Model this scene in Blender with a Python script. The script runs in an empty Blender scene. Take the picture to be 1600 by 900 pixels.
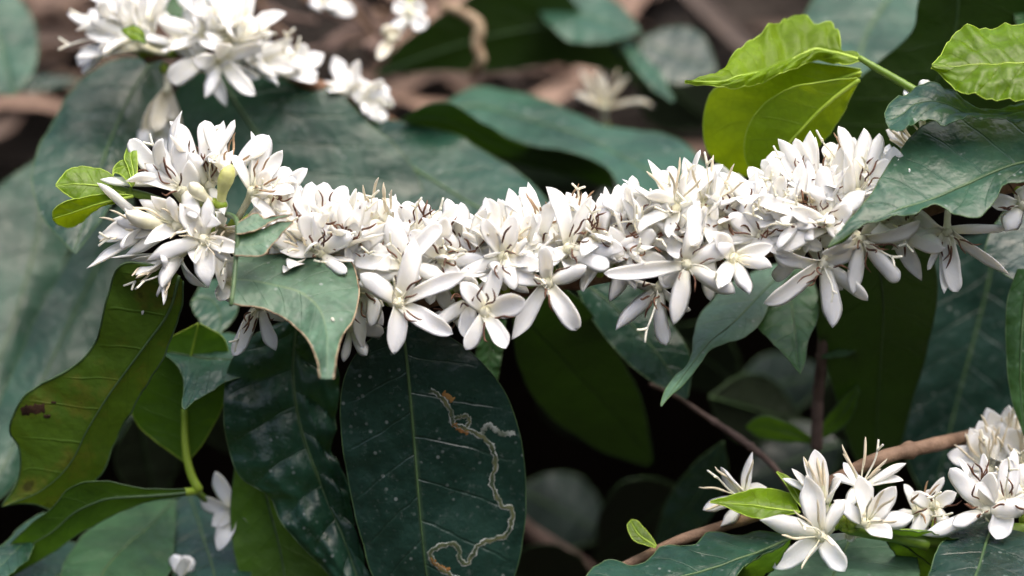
import bpy, math, random
import numpy as np
from mathutils import Vector, Matrix, noise as mnoise

# ------------------------------------------------------------------ camera, sky, sun, exposure
PITCH = math.radians(12.0)          # the lens looks slightly down on the branch
FOCUS = 0.90                        # metres to the flowering branch
WIDTH = 0.28                        # metres of branch that fit across the frame
TARGET = Vector((0.0, 0.0, 0.95))
FWD = Vector((0.0, math.cos(PITCH), -math.sin(PITCH)))
RIGHT = Vector((1.0, 0.0, 0.0))
UP = Vector((0.0, math.sin(PITCH), math.cos(PITCH)))
EYE = TARGET - FWD * FOCUS
scene = bpy.context.scene
col = scene.collection

cd = bpy.data.cameras.new('camera')
cam = bpy.data.objects.new('camera', cd)
col.objects.link(cam)
cam.matrix_world = Matrix((
    (RIGHT.x, UP.x, -FWD.x, EYE.x), (RIGHT.y, UP.y, -FWD.y, EYE.y),
    (RIGHT.z, UP.z, -FWD.z, EYE.z), (0, 0, 0, 1)))
cd.sensor_width = 36.0
cd.lens = 36.0 * FOCUS / WIDTH
cd.clip_start = 0.01
cd.clip_end = 500.0
cd.dof.use_dof = True
cd.dof.focus_distance = FOCUS - 0.002
cd.dof.aperture_fstop = 5.0
cd.dof.aperture_blades = 9
scene.camera = cam

SUN_EL, SUN_AZ = math.radians(72), math.radians(130)     # azimuth from +Y (behind the branch) towards +X
world = bpy.data.worlds.new('World')
scene.world = world
world.use_nodes = True
wn = world.node_tree
sky = wn.nodes.new('ShaderNodeTexSky')
sky.sky_type = 'NISHITA'
sky.sun_disc = False
sky.sun_elevation = SUN_EL
sky.sun_rotation = SUN_AZ
sky.air_density = 1.0
sky.dust_density = 8.0
sky.ozone_density = 1.0
wn.links.new(sky.outputs[0], wn.nodes['Background'].inputs[0])
wn.nodes['Background'].inputs[1].default_value = 0.15

sl = bpy.data.lights.new('sun', 'SUN')
sun = bpy.data.objects.new('sun', sl)
col.objects.link(sun)
sl.energy = 1.5
sl.angle = math.radians(70)
sl.color = (1.0, 0.955, 0.88)
sd = Vector((math.sin(SUN_AZ) * math.cos(SUN_EL), math.cos(SUN_AZ) * math.cos(SUN_EL), math.sin(SUN_EL)))
sun.rotation_euler = (-sd).to_track_quat('-Z', 'Y').to_euler()
sun.location = (0.5, 0.5, 3.0)

vs = scene.view_settings
vs.view_transform = 'Standard'
vs.look = 'None'
vs.gamma = 1.0
vs.use_curve_mapping = False
vs.exposure = 0.76
scene.cycles.use_denoising = True
scene.cycles.use_adaptive_sampling = False
scene.cycles.max_bounces = 12
scene.cycles.diffuse_bounces = 8
scene.cycles.transmission_bounces = 6

# ------------------------------------------------------------------ helpers
rng = random.Random(7)
EYEa, RIGHTa, UPa, FWDa = (np.array(v[:]) for v in (EYE, RIGHT, UP, FWD))
MM = 0.001
PX = WIDTH / 1600.0                 # metres per photo pixel in the focal plane

def P(x, y, d=0.0):
    """Photo pixel (1600 wide) at d millimetres behind the focal plane -> a point of the place."""
    D = FOCUS + d * MM
    k = D / FOCUS * PX
    return EYEa + FWDa * D + RIGHTa * ((x - 800) * k) + UPa * ((450 - y) * k)

def V(x, y, z):
    """Direction: right, down, towards the lens -> world."""
    v = RIGHTa * x - UPa * y - FWDa * z
    return v / (np.linalg.norm(v) + 1e-12)

def unit(v):
    return v / (np.linalg.norm(v) + 1e-12)

def spline(pts, n):
    """Catmull-Rom through pts, resampled to n points by arc length."""
    p = np.array(pts, float)
    if len(p) == 2:
        t = np.linspace(0, 1, n)[:, None]
        return p[0] * (1 - t) + p[1] * t
    q = np.vstack([2 * p[0] - p[1], p, 2 * p[-1] - p[-2]])
    out = []
    for i in range(1, len(q) - 2):
        for s in np.linspace(0, 1, 14, endpoint=False):
            a, b, c, d_ = q[i - 1], q[i], q[i + 1], q[i + 2]
            out.append(0.5 * (2 * b + (c - a) * s + (2 * a - 5 * b + 4 * c - d_) * s * s + (3 * b - a - 3 * c + d_) * s ** 3))
    out.append(p[-1])
    o = np.array(out)
    L = np.concatenate([[0], np.cumsum(np.linalg.norm(np.diff(o, axis=0), axis=1))])
    s = np.linspace(0, L[-1], n)
    return np.stack([np.interp(s, L, o[:, k]) for k in range(o.shape[1])], 1)

WORLD_ORG = {}
def make(name, verts, faces, mats, parent=None, org=None, uv=None, mat_idx=None, attr=None, smooth=True):
    verts = np.asarray(verts, float)
    if org is None:
        org = verts.mean(0)
    me = bpy.data.meshes.new(name)
    me.from_pydata((verts - org).tolist(), [], faces)
    for m in mats:
        me.materials.append(m)
    if mat_idx is not None:
        me.polygons.foreach_set('material_index', mat_idx)
    if smooth:
        me.polygons.foreach_set('use_smooth', [True] * len(me.polygons))
    if uv is not None:
        lay = me.uv_layers.new(name='UVMap')
        li = np.empty(len(me.loops), int)
        me.loops.foreach_get('vertex_index', li)
        lay.data.foreach_set('uv', np.asarray(uv, float)[li].ravel())
    if attr is not None:
        a = me.attributes.new('tone', 'FLOAT', 'POINT')
        a.data.foreach_set('value', np.asarray(attr, float))
    me.update()
    return link(name, me, parent, org)

def link(name, me, parent, org, rot=None):
    o = bpy.data.objects.new(name, me)
    col.objects.link(o)
    WORLD_ORG[o.name] = np.array(org, float)
    loc = np.array(org, float)
    if parent is not None:
        o.parent = parent
        loc = loc - WORLD_ORG[parent.name]
    M = Matrix.Translation(Vector(loc))
    if rot is not None:
        M = M @ rot
    o.matrix_local = M
    return o

def thing(name, org, label, cat, group=None):
    o = link(name, None, None, org)
    o.empty_display_size = 0.01
    return tag(o, label, cat, group)

def tag(o, label=None, cat=None, group=None, kind=None):
    for k, v in (('label', label), ('category', cat), ('group', group), ('kind', kind)):
        if v:
            o[k] = v
    return o

def frames(c):
    T = np.gradient(c, axis=0)
    T /= np.linalg.norm(T, axis=1)[:, None] + 1e-12
    ref = np.array([0.13, 0.31, 0.94])
    if abs(T[0] @ ref) > 0.9:
        ref = np.array([1.0, 0.1, 0.0])
    A = np.empty_like(c)
    a = unit(ref - T[0] * (ref @ T[0]))
    for i in range(len(c)):
        a = unit(a - T[i] * (a @ T[i]))
        A[i] = a
    return T, A, np.cross(T, A)

def tube(c, r, k=8, cap=True, squash=1.0):
    """Verts and faces of a round tube along centres c with radii r (metres)."""
    c = np.asarray(c, float)
    r = np.broadcast_to(np.asarray(r, float), (len(c),))
    T, A, B = frames(c)
    an = np.arange(k) * 2 * math.pi / k
    v = c[:, None] + r[:, None, None] * (np.cos(an)[None, :, None] * A[:, None] + squash * np.sin(an)[None, :, None] * B[:, None])
    v = v.reshape(-1, 3)
    f = [(i * k + j, i * k + (j + 1) % k, (i + 1) * k + (j + 1) % k, (i + 1) * k + j) for i in range(len(c) - 1) for j in range(k)]
    if cap:
        n = len(v)
        v = np.vstack([v, c[0] - T[0] * r[0] * 0.5, c[-1] + T[-1] * r[-1] * 0.7])
        e = (len(c) - 1) * k
        f += [(n, (j + 1) % k, j) for j in range(k)] + [(n + 1, e + j, e + (j + 1) % k) for j in range(k)]
    return v, f

def join(parts):
    """[(verts, faces, mat index)] -> one verts, faces, mat list."""
    V_, F_, I_ = [], [], []
    n = 0
    for v, f, m in parts:
        V_.append(np.asarray(v, float))
        F_ += [tuple(i + n for i in q) for q in f]
        I_ += [m] * len(f)
        n += len(v)
    return np.vstack(V_), F_, I_

def vnoise(x, seed):
    """Smooth 1-D noise, about -1..1."""
    r = random.Random(seed)
    ph = [r.uniform(0, 6.28) for _ in range(4)]
    return 0.45 * np.sin(x * 2.1 + ph[0]) + 0.3 * np.sin(x * 4.7 + ph[1]) + 0.2 * np.sin(x * 9.3 + ph[2]) + 0.1 * np.sin(x * 17 + ph[3])

# ------------------------------------------------------------------ materials
class NT:
    def __init__(s, name):
        s.m = bpy.data.materials.new(name)
        s.m.use_nodes = True
        s.t = s.m.node_tree
        s.t.nodes.clear()
        s.out = s.t.nodes.new('ShaderNodeOutputMaterial')
    def n(s, typ, ins=None, **kw):
        nd = s.t.nodes.new(typ)
        for k, v in kw.items():
            setattr(nd, k, v)
        for k, v in (ins or {}).items():
            s.put(nd.inputs[k], v)
        return nd
    def put(s, sock, v):
        if isinstance(v, bpy.types.NodeSocket):
            s.t.links.new(v, sock)
        elif isinstance(v, bpy.types.Node):
            s.t.links.new(v.outputs[0], sock)
        else:
            if sock.type == 'RGBA' and len(v) == 3:
                v = (*v, 1)
            sock.default_value = v
    def math(s, op, a, b=None, c=None, clamp=False):
        nd = s.n('ShaderNodeMath', operation=op, use_clamp=clamp)
        for i, v in enumerate((a, b, c)):
            if v is not None:
                s.put(nd.inputs[i], v)
        return nd.outputs[0]
    def mix(s, f, a, b, blend='MIX'):
        nd = s.n('ShaderNodeMix', data_type='RGBA', blend_type=blend)
        s.put(nd.inputs[0], f); s.put(nd.inputs[6], a); s.put(nd.inputs[7], b)
        return nd.outputs[2]
    def ramp(s, f, lo, hi):
        nd = s.n('ShaderNodeMapRange', interpolation_type='SMOOTHSTEP', clamp=True)
        s.put(nd.inputs[0], f); nd.inputs[1].default_value = lo; nd.inputs[2].default_value = hi
        return nd.outputs[0]
    def noise(s, co, scale, detail=3, rough=0.55, w=None):
        nd = s.n('ShaderNodeTexNoise', {'Scale': scale, 'Detail': detail, 'Roughness': rough})
        s.put(nd.inputs['Vector'], co)
        return nd.outputs[0]
    def geo(s):
        return s.n('ShaderNodeNewGeometry')

def leaf_material(name, top, under, vein, through, glow=0.3, rough=0.33, spec=0.5, dust=0.5, nvein=8, brown=0.0, coat=0.0):
    """Two-faced leaf: glossy upper face, matt paler-veined lower face, light passing through."""
    s = NT(name)
    g = s.geo()
    pos = g.outputs['Position']
    uvn = s.n('ShaderNodeUVMap', uv_map='UVMap')
    sep = s.n('ShaderNodeSeparateXYZ', {0: uvn.outputs[0]})
    u, t = sep.outputs[0], sep.outputs[1]
    uu = s.math('SUBTRACT', s.math('MULTIPLY', u, 2.0), 1.0)
    au = s.math('ABSOLUTE', uu)
    side = s.math('MULTIPLY', s.math('SIGN', uu), 0.22)
    jit = s.math('MULTIPLY', s.math('SUBTRACT', s.noise(pos, 60.0, 2), 0.5), 0.35)
    ph = s.math('FRACT', s.math('ADD', s.math('ADD', s.math('MULTIPLY', s.math('SUBTRACT', t, s.math('MULTIPLY', au, 0.13)), float(nvein)), side), jit))
    tri = s.math('ABSOLUTE', s.math('SUBTRACT', ph, 0.5))                     # 0.5 at a vein
    lat = s.math('MULTIPLY', s.ramp(tri, 0.455, 0.495), s.math('SUBTRACT', 1.0, s.ramp(au, 0.75, 0.97)))
    mid = s.math('SUBTRACT', 1.0, s.ramp(au, 0.015, 0.045))
    big = s.noise(pos, 45.0, 4, 0.6)
    fine = s.noise(pos, 420.0, 3, 0.6)
    mott = s.math('ADD', s.math('MULTIPLY', big, 0.75), s.math('MULTIPLY', fine, 0.25))
    dark = tuple(c * 0.62 for c in top)
    lite = tuple(min(1, c * 1.35 + 0.004) for c in top)
    ctop = s.mix(s.ramp(mott, 0.32, 0.68), dark, lite)
    ctop = s.mix(s.math('MULTIPLY', lat, 0.08), ctop, vein)
    ctop = s.mix(s.math('MULTIPLY', mid, 0.55), ctop, vein)
    udark = tuple(c * 0.75 for c in under)
    ulite = tuple(c * 1.25 for c in under)
    cund = s.mix(s.ramp(mott, 0.3, 0.7), udark, ulite)
    cund = s.mix(s.math('MULTIPLY', lat, 0.16), cund, tuple(c * 1.7 for c in under))
    if brown:
        bn = s.noise(pos, 70.0, 4, 0.65)
        br = s.math('MULTIPLY', s.ramp(bn, 0.62, 0.66), brown)
        yel = s.math('MULTIPLY', s.ramp(bn, 0.48, 0.64), brown * 0.7)
        for_c = lambda c: s.mix(br, s.mix(yel, c, (0.16, 0.13, 0.015)), (0.03, 0.012, 0.006))
        ctop, cund = for_c(ctop), for_c(cund)
    # dust and pale flecks lying on the upper face
    vor = s.n('ShaderNodeTexVoronoi', {'Vector': pos, 'Scale': 330.0})
    fleck = s.math('MULTIPLY', s.math('SUBTRACT', 1.0, s.ramp(vor.outputs[0], 0.10, 0.22)), s.ramp(s.noise(pos, 130.0, 3), 0.48, 0.64))
    smear = s.math('MULTIPLY', s.ramp(s.noise(pos, 380.0, 5, 0.75), 0.55, 0.76), 0.4)
    dustf = s.math('MULTIPLY', s.math('MAXIMUM', fleck, smear), dust)
    ctop = s.mix(dustf, ctop, (0.30, 0.34, 0.33))
    back = g.outputs['Backfacing']
    base = s.mix(back, ctop, cund)
    net = s.n('ShaderNodeTexVoronoi', {'Vector': pos, 'Scale': 300.0}, feature='DISTANCE_TO_EDGE')
    vlet = s.math('SUBTRACT', 1.0, s.ramp(net.outputs[0], 0.0, 0.16))          # fine net of veinlets
    base = s.mix(s.math('MULTIPLY', vlet, 0.05), base, vein)
    bumph = s.math('ADD', s.math('MULTIPLY', lat, -0.4), s.math('ADD', s.math('MULTIPLY', fine, 0.4), s.math('MULTIPLY', s.noise(pos, 110.0, 3, 0.5), 2.6)))
    bumph = s.math('ADD', bumph, s.math('MULTIPLY', vlet, -0.05))
    bump = s.n('ShaderNodeBump', {'Strength': 0.5, 'Distance': 0.0008, 'Height': bumph})
    rg = s.math('ADD', s.math('ADD', s.math('MULTIPLY', back, 0.22), rough), s.math('MULTIPLY', s.math('SUBTRACT', big, 0.5), 0.3))
    rg = s.math('ADD', rg, s.math('MULTIPLY', dustf, 0.3), clamp=True)
    pr = s.n('ShaderNodeBsdfPrincipled', {'Base Color': base, 'Roughness': rg, 'Normal': bump})
    pr.inputs['Specular IOR Level'].default_value = spec
    thr = s.mix(s.math('MULTIPLY', s.math('MAXIMUM', s.math('MAXIMUM', lat, mid), s.math('MULTIPLY', vlet, 0.6)), 0.7), s.mix(s.ramp(mott, 0.3, 0.7), tuple(c * 0.8 for c in through), through), tuple(c * 0.6 for c in through))
    tr = s.n('ShaderNodeBsdfTranslucent', {'Color': thr})
    mx = s.n('ShaderNodeMixShader', {0: glow, 1: pr.outputs[0], 2: tr.outputs[0]})
    s.put(s.out.inputs[0], mx)
    return s.m

def plain(name, c1, c2, scale=80.0, rough=0.6, spec=0.3, bump=0.3, dist=0.0005, stretch=None, sss=None):
    s = NT(name)
    tc = s.geo().outputs['Position']
    if stretch:
        mp = s.n('ShaderNodeMapping', {'Vector': tc, 'Scale': stretch})
        tc = mp.outputs[0]
    nz = s.noise(tc, scale, 4, 0.6)
    c = s.mix(s.ramp(nz, 0.3, 0.7), c1, c2)
    b = s.n('ShaderNodeBump', {'Strength': bump, 'Distance': dist, 'Height': s.noise(tc, scale * 4, 4, 0.65)})
    pr = s.n('ShaderNodeBsdfPrincipled', {'Base Color': c, 'Roughness': rough, 'Normal': b})
    pr.inputs['Specular IOR Level'].default_value = spec
    s.put(s.out.inputs[0], pr)
    return s.m

def petal_material(name, white, throat, glow):
    s = NT(name)
    g = s.geo()
    at = s.n('ShaderNodeAttribute', attribute_name='tone')
    nz = s.noise(g.outputs['Position'], 120.0, 3)
    info = s.n('ShaderNodeObjectInfo')
    c = s.mix(s.math('MULTIPLY', info.outputs['Random'], 0.8), white, tuple(a * b for a, b in zip(white, (0.985, 0.97, 0.90))))
    c = s.mix(s.math('MULTIPLY', s.math('SUBTRACT', 1.0, s.ramp(at.outputs['Fac'], 0.0, 0.45)), 0.75), c, throat)
    c = s.mix(s.math('MULTIPLY', s.ramp(nz, 0.60, 0.74), 0.22), c, (0.72, 0.62, 0.46))
    mp = s.n('ShaderNodeMapping', {'Vector': g.outputs['Position'], 'Scale': (900, 900, 900)})
    b = s.n('ShaderNodeBump', {'Strength': 0.3, 'Distance': 0.0003, 'Height': s.noise(mp.outputs[0], 1.0, 3)})
    pr = s.n('ShaderNodeBsdfPrincipled', {'Base Color': c, 'Roughness': 0.42, 'Normal': b})
    pr.inputs['Specular IOR Level'].default_value = 0.35
    pr.inputs['Subsurface Weight'].default_value = 0.65
    pr.inputs['Subsurface Radius'].default_value = (1.0, 0.9, 0.7)
    pr.inputs['Subsurface Scale'].default_value = 0.002
    s.put(s.out.inputs[0], pr)
    return s.m

MAT = {
    'petal': petal_material('petal white', (0.91, 0.915, 0.905), (0.84, 0.80, 0.58), 0.2),
    'petal_old': petal_material('petal fading cream', (0.66, 0.62, 0.52), (0.55, 0.48, 0.32), 0.2),
    'bud': plain('bud cream', (0.78, 0.76, 0.52), (0.86, 0.84, 0.70), 200, 0.45),
    'bud_yellow': plain('bud yellow green', (0.55, 0.58, 0.16), (0.66, 0.66, 0.30), 200, 0.45),
    'tube': plain('corolla tube', (0.70, 0.69, 0.48), (0.78, 0.77, 0.64), 300, 0.45),
    'calyx': plain('calyx green', (0.16, 0.26, 0.02), (0.30, 0.38, 0.04), 300, 0.4, 0.4),
    'anther_brown': plain('anther brown', (0.055, 0.020, 0.013), (0.19, 0.095, 0.055), 500, 0.6),
    'anther_tan': plain('anther tan', (0.32, 0.20, 0.11), (0.46, 0.33, 0.21), 400, 0.6),
    'anther_cream': plain('anther cream', (0.74, 0.64, 0.46), (0.80, 0.74, 0.60), 400, 0.5),
    'bark': plain('branch bark', (0.10, 0.048, 0.026), (0.25, 0.14, 0.085), 130, 0.65, 0.3, 0.7, 0.0008, (1, 1, 1)),
    'bark_pale': plain('pale branch bark', (0.13, 0.078, 0.050), (0.29, 0.19, 0.13), 110, 0.65, 0.3, 0.7, 0.0008),
    'bark_dead': plain('dead twig bark', (0.09, 0.06, 0.05), (0.20, 0.14, 0.12), 150, 0.75, 0.2, 0.7, 0.0006),
    'green_stem': plain('green stem', (0.10, 0.19, 0.015), (0.19, 0.30, 0.035), 90, 0.4, 0.45),
    'midrib': plain('midrib green', (0.040, 0.085, 0.035), (0.075, 0.135, 0.05), 100, 0.45, 0.4),
    'midrib_young': plain('young midrib', (0.26, 0.40, 0.03), (0.36, 0.50, 0.06), 100, 0.4, 0.4),
    'dry_edge': plain('dried brown leaf edge', (0.12, 0.065, 0.035), (0.42, 0.33, 0.22), 300, 0.7),
    'miner': plain('miner trail', (0.09, 0.115, 0.08), (0.40, 0.43, 0.41), 240, 0.7, 0.2, 0.8, 0.0004),
    'miner_olive': plain('miner trail core', (0.022, 0.045, 0.022), (0.12, 0.125, 0.055), 220, 0.7),
    'blotch': plain('dead brown blotch', (0.020, 0.009, 0.006), (0.06, 0.03, 0.015), 220, 0.8),
    'miner_rust': plain('miner rust patch', (0.20, 0.085, 0.02), (0.30, 0.17, 0.05), 300, 0.7),
    'fleck': plain('pale fallen fleck', (0.70, 0.68, 0.55), (0.80, 0.78, 0.70), 300, 0.6),
    'leaf': leaf_material('coffee leaf', (0.012, 0.052, 0.034), (0.042, 0.112, 0.005), (0.10, 0.17, 0.07), (0.10, 0.24, 0.008), 0.22, 0.30, 0.42, 0.55),
    'leaf_dusty': leaf_material('dusty coffee leaf', (0.024, 0.078, 0.050), (0.055, 0.11, 0.008), (0.12, 0.19, 0.09), (0.10, 0.22, 0.01), 0.2, 0.33, 0.45, 0.7),
    'leaf_dark': leaf_material('old dark coffee leaf', (0.010, 0.036, 0.028), (0.018, 0.042, 0.004), (0.05, 0.09, 0.05), (0.035, 0.10, 0.004), 0.15, 0.27, 0.5, 0.55),
    'leaf_olive': leaf_material('yellowing coffee leaf', (0.04, 0.09, 0.03), (0.058, 0.125, 0.008), (0.12, 0.16, 0.04), (0.14, 0.24, 0.01), 0.28, 0.42, 0.4, 0.3, brown=0.8),
    'leaf_painted_shade': leaf_material('leaf with shade painted in', (0.010, 0.022, 0.018), (0.010, 0.020, 0.006), (0.02, 0.04, 0.03), (0.01, 0.03, 0.004), 0.03, 0.42, 0.5, 0.4),  # shade painted into the colour: darkened leaf, almost no light passing through
    'leaf_torn': leaf_material('sun bleached torn leaf', (0.080, 0.165, 0.105), (0.09, 0.15, 0.03), (0.14, 0.22, 0.10), (0.12, 0.25, 0.02), 0.2, 0.45, 0.5, 0.9),
    'leaf_mid': leaf_material('mid green coffee leaf', (0.045, 0.13, 0.048), (0.060, 0.145, 0.008), (0.16, 0.26, 0.08), (0.16, 0.34, 0.015), 0.33, 0.38, 0.45, 0.25),
    'leaf_young': leaf_material('young coffee leaf', (0.14, 0.27, 0.003), (0.15, 0.26, 0.003), (0.34, 0.46, 0.03), (0.46, 0.62, 0.006), 0.48, 0.30, 0.38, 0.05, nvein=7),
}

# ------------------------------------------------------------------ leaves
GRID = {}
def leaf(name, L, M, R, d=0.0, gx=0.0, gy=0.0, cl=0.0, cr=0.0, cm=0.0, face='top', mat='leaf', parent=None, label=None,
         n=44, m=9, bulge=0.6, wave=0.8, nvein=8, rib=0.55, rim=0.16, group=None, seed=None, ribmat='midrib', petiole=None, crinkle=0.0, rough_k=1.0):
    """A leaf blade through three rails (one margin, midrib, other margin) running base to tip; each rail point is a photo
    pixel on a plane d mm behind focus, tilted gx, gy mm per pixel; cl, cm, cr bend the margins and the rib off that plane."""
    seed = seed if seed is not None else len(WORLD_ORG)
    if M is None:
        a, b = spline([p[:2] for p in L], 9), spline([p[:2] for p in R], 9)
        M = [tuple(p) for p in (a + b) / 2]
    allp = [p for r in (L, M, R) for p in r]
    xc = sum(p[0] for p in allp) / len(allp)
    yc = sum(p[1] for p in allp) / len(allp)
    def rail(pts, c):
        k = len(pts)
        out = []
        for i, p in enumerate(pts):
            s = math.sin(math.pi * i / (k - 1)) ** 0.6 if 0 < i < k - 1 else 0.0
            e = p[2] if len(p) > 2 else 0.0
            out.append(P(p[0], p[1], d + gx * (p[0] - xc) + gy * (p[1] - yc) + c * s + e))
        return spline(out, n)
    Lw, Mw, Rw = rail(L, cl), rail(M, cm), rail(R, cr)
    us = np.linspace(-1, 1, 2 * m + 1)
    t = np.linspace(0, 1, n)
    G = np.empty((n, 2 * m + 1, 3))
    for j, u in enumerate(us):
        a = abs(u)
        E = Lw if u < 0 else Rw
        G[:, j] = Mw * (1 - a) + E * a
    du = np.gradient(G, axis=1)
    dt = np.gradient(G, axis=0)
    N = np.cross(du, dt)
    N /= np.linalg.norm(N, axis=2)[..., None] + 1e-9
    if (N.reshape(-1, 3).mean(0) @ (EYEa - G.reshape(-1, 3).mean(0))) < 0:
        N = -N
        flipped = True
    else:
        flipped = False
    U, Tt = np.meshgrid(us, t)
    aU = np.abs(U)
    ph = np.mod(nvein * (Tt - 0.13 * aU) + 0.22 * np.sign(U), 1.0)
    quilt = np.sqrt(np.clip(1 - (2 * np.abs(ph - 0.5)) ** 2, 0, 1)) * np.sin(np.pi * np.clip(aU, 0, 1)) ** 0.7
    taper = np.sin(np.pi * np.clip(Tt, 0.02, 0.98)) ** 0.5
    top = 1.0 if face == 'top' else -1.0
    H = 0.5 * bulge * quilt * taper * top
    wl = vnoise(t * 7.0, seed)[:, None]
    wr = vnoise(t * 7.0, seed + 91)[:, None]
    H = H + wave * aU ** 2 * taper * np.where(U < 0, wl, wr)
    H = H + 0.5 * wave * taper * vnoise(t * 3.0 + 5, seed + 7)[:, None] * (1 - aU)
    H = H - 0.9 * rib * np.exp(-(aU / 0.10) ** 2) * top * 0.6
    if crinkle:
        H = H + crinkle * np.sin(9 * U + 14 * Tt + seed) * np.sin(23 * Tt - 5 * U) * taper * np.sin(np.pi * aU)
    so = Vector((seed * 0.37, seed * 0.11, 0))
    gr = G.reshape(-1, 3)
    ns = np.array([0.30 * mnoise.noise(Vector(p) * 130 + so) + 0.75 * mnoise.noise(Vector(p) * 48 + so) for p in gr]).reshape(n, w_ := 2 * m + 1)
    H = H + ns * min(1.0, 0.4 + bulge * 0.5) * np.clip(taper, 0.2, 1) * rough_k
    G = G + N * (H * MM)[..., None]
    w = 2 * m + 1
    F = [(i * w + j, i * w + j + 1, (i + 1) * w + j + 1, (i + 1) * w + j) for i in range(n - 1) for j in range(w - 1)]
    # upper face of the leaf must carry the mesh normal
    g = G.reshape(-1, 3)
    q = F[len(F) // 2]
    fn = np.cross(g[q[1]] - g[q[0]], g[q[2]] - g[q[0]])
    cn = N.reshape(-1, 3)[q[0]]
    want = cn if face == 'top' else -cn
    if fn @ want < 0:
        F = [tuple(reversed(f)) for f in F]
    uv = np.stack([(U.ravel() + 1) / 2, Tt.ravel()], 1)
    parts = [(g, F, 0)]
    if rim:
        for e in (G[:, 0], G[:, -1]):
            tv, tf = tube(e, rim * MM, 5, True)
            parts.append((tv, tf, 1))
            uv = np.vstack([uv, np.tile([[0.0, 0.5]], (len(tv), 1))])
    v, f, mi = join(parts)
    o = make(name, v, f, [MAT[mat], MAT[ribmat]], parent, org=Mw[0], uv=uv, mat_idx=mi)
    GRID[o.name] = G
    if rib:
        lift = N[:, m] * (0.25 * rib * MM)
        c = G[:, m] + lift * (1 if face == 'top' else 1.2)
        rr = np.linspace(rib, rib * 0.22, n) * MM
        if petiole is not None:
            pp = [P(*p) for p in petiole]
            c = np.vstack([spline(pp + [c[0]], 10)[:-1], c])
            rr = np.concatenate([np.full(9, rib * 1.35 * MM), rr])
        tv, tf = tube(c, rr, 8)
        make('midrib', tv, tf, [MAT[ribmat]], o)
    if label:
        if parent is None:
            tag(o, label, 'leaf', group)
        else:
            o['label'] = label
    return o

def on_leaf(o, pts, lift=0.15):
    """Photo pixels dropped onto a leaf's surface."""
    G = GRID[o.name]
    A = G
    for _ in range(3):
        B = np.empty((A.shape[0] * 2 - 1, A.shape[1], 3)); B[::2] = A; B[1::2] = (A[1:] + A[:-1]) / 2
        C = np.empty((B.shape[0], B.shape[1] * 2 - 1, 3)); C[:, ::2] = B; C[:, 1::2] = (B[:, 1:] + B[:, :-1]) / 2
        A = C
    q = A.reshape(-1, 3)
    r = q - EYEa
    D = r @ FWDa
    x = 800 + (r @ RIGHTa) / D * FOCUS / PX
    y = 450 - (r @ UPa) / D * FOCUS / PX
    out = []
    for px, py in pts:
        k = np.argmin((x - px) ** 2 + (y - py) ** 2)
        out.append(q[k] + unit(EYEa - q[k]) * lift * MM)
    return np.array(out)

# ------------------------------------------------------------------ stems
STEM = {}
def stem(pts, radii, mat, parent, name='stem', knots=None, n=90, seed=1):
    c = spline([P(*p) for p in pts], n)
    r = np.interp(np.linspace(0, 1, n), np.linspace(0, 1, len(radii)), radii)
    s = np.linspace(0, 1, n)
    r = r * (1 + 0.06 * vnoise(s * 22, seed))
    for k in knots or []:
        r = r * (1 + 0.45 * np.exp(-((s - k) / 0.008) ** 2))
    v, f = tube(c, r * MM, 12)
    o = make(name, v, f, [MAT[mat]], parent)
    STEM[parent.name] = STEM.get(parent.name, []) + [c]
    return o

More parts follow.
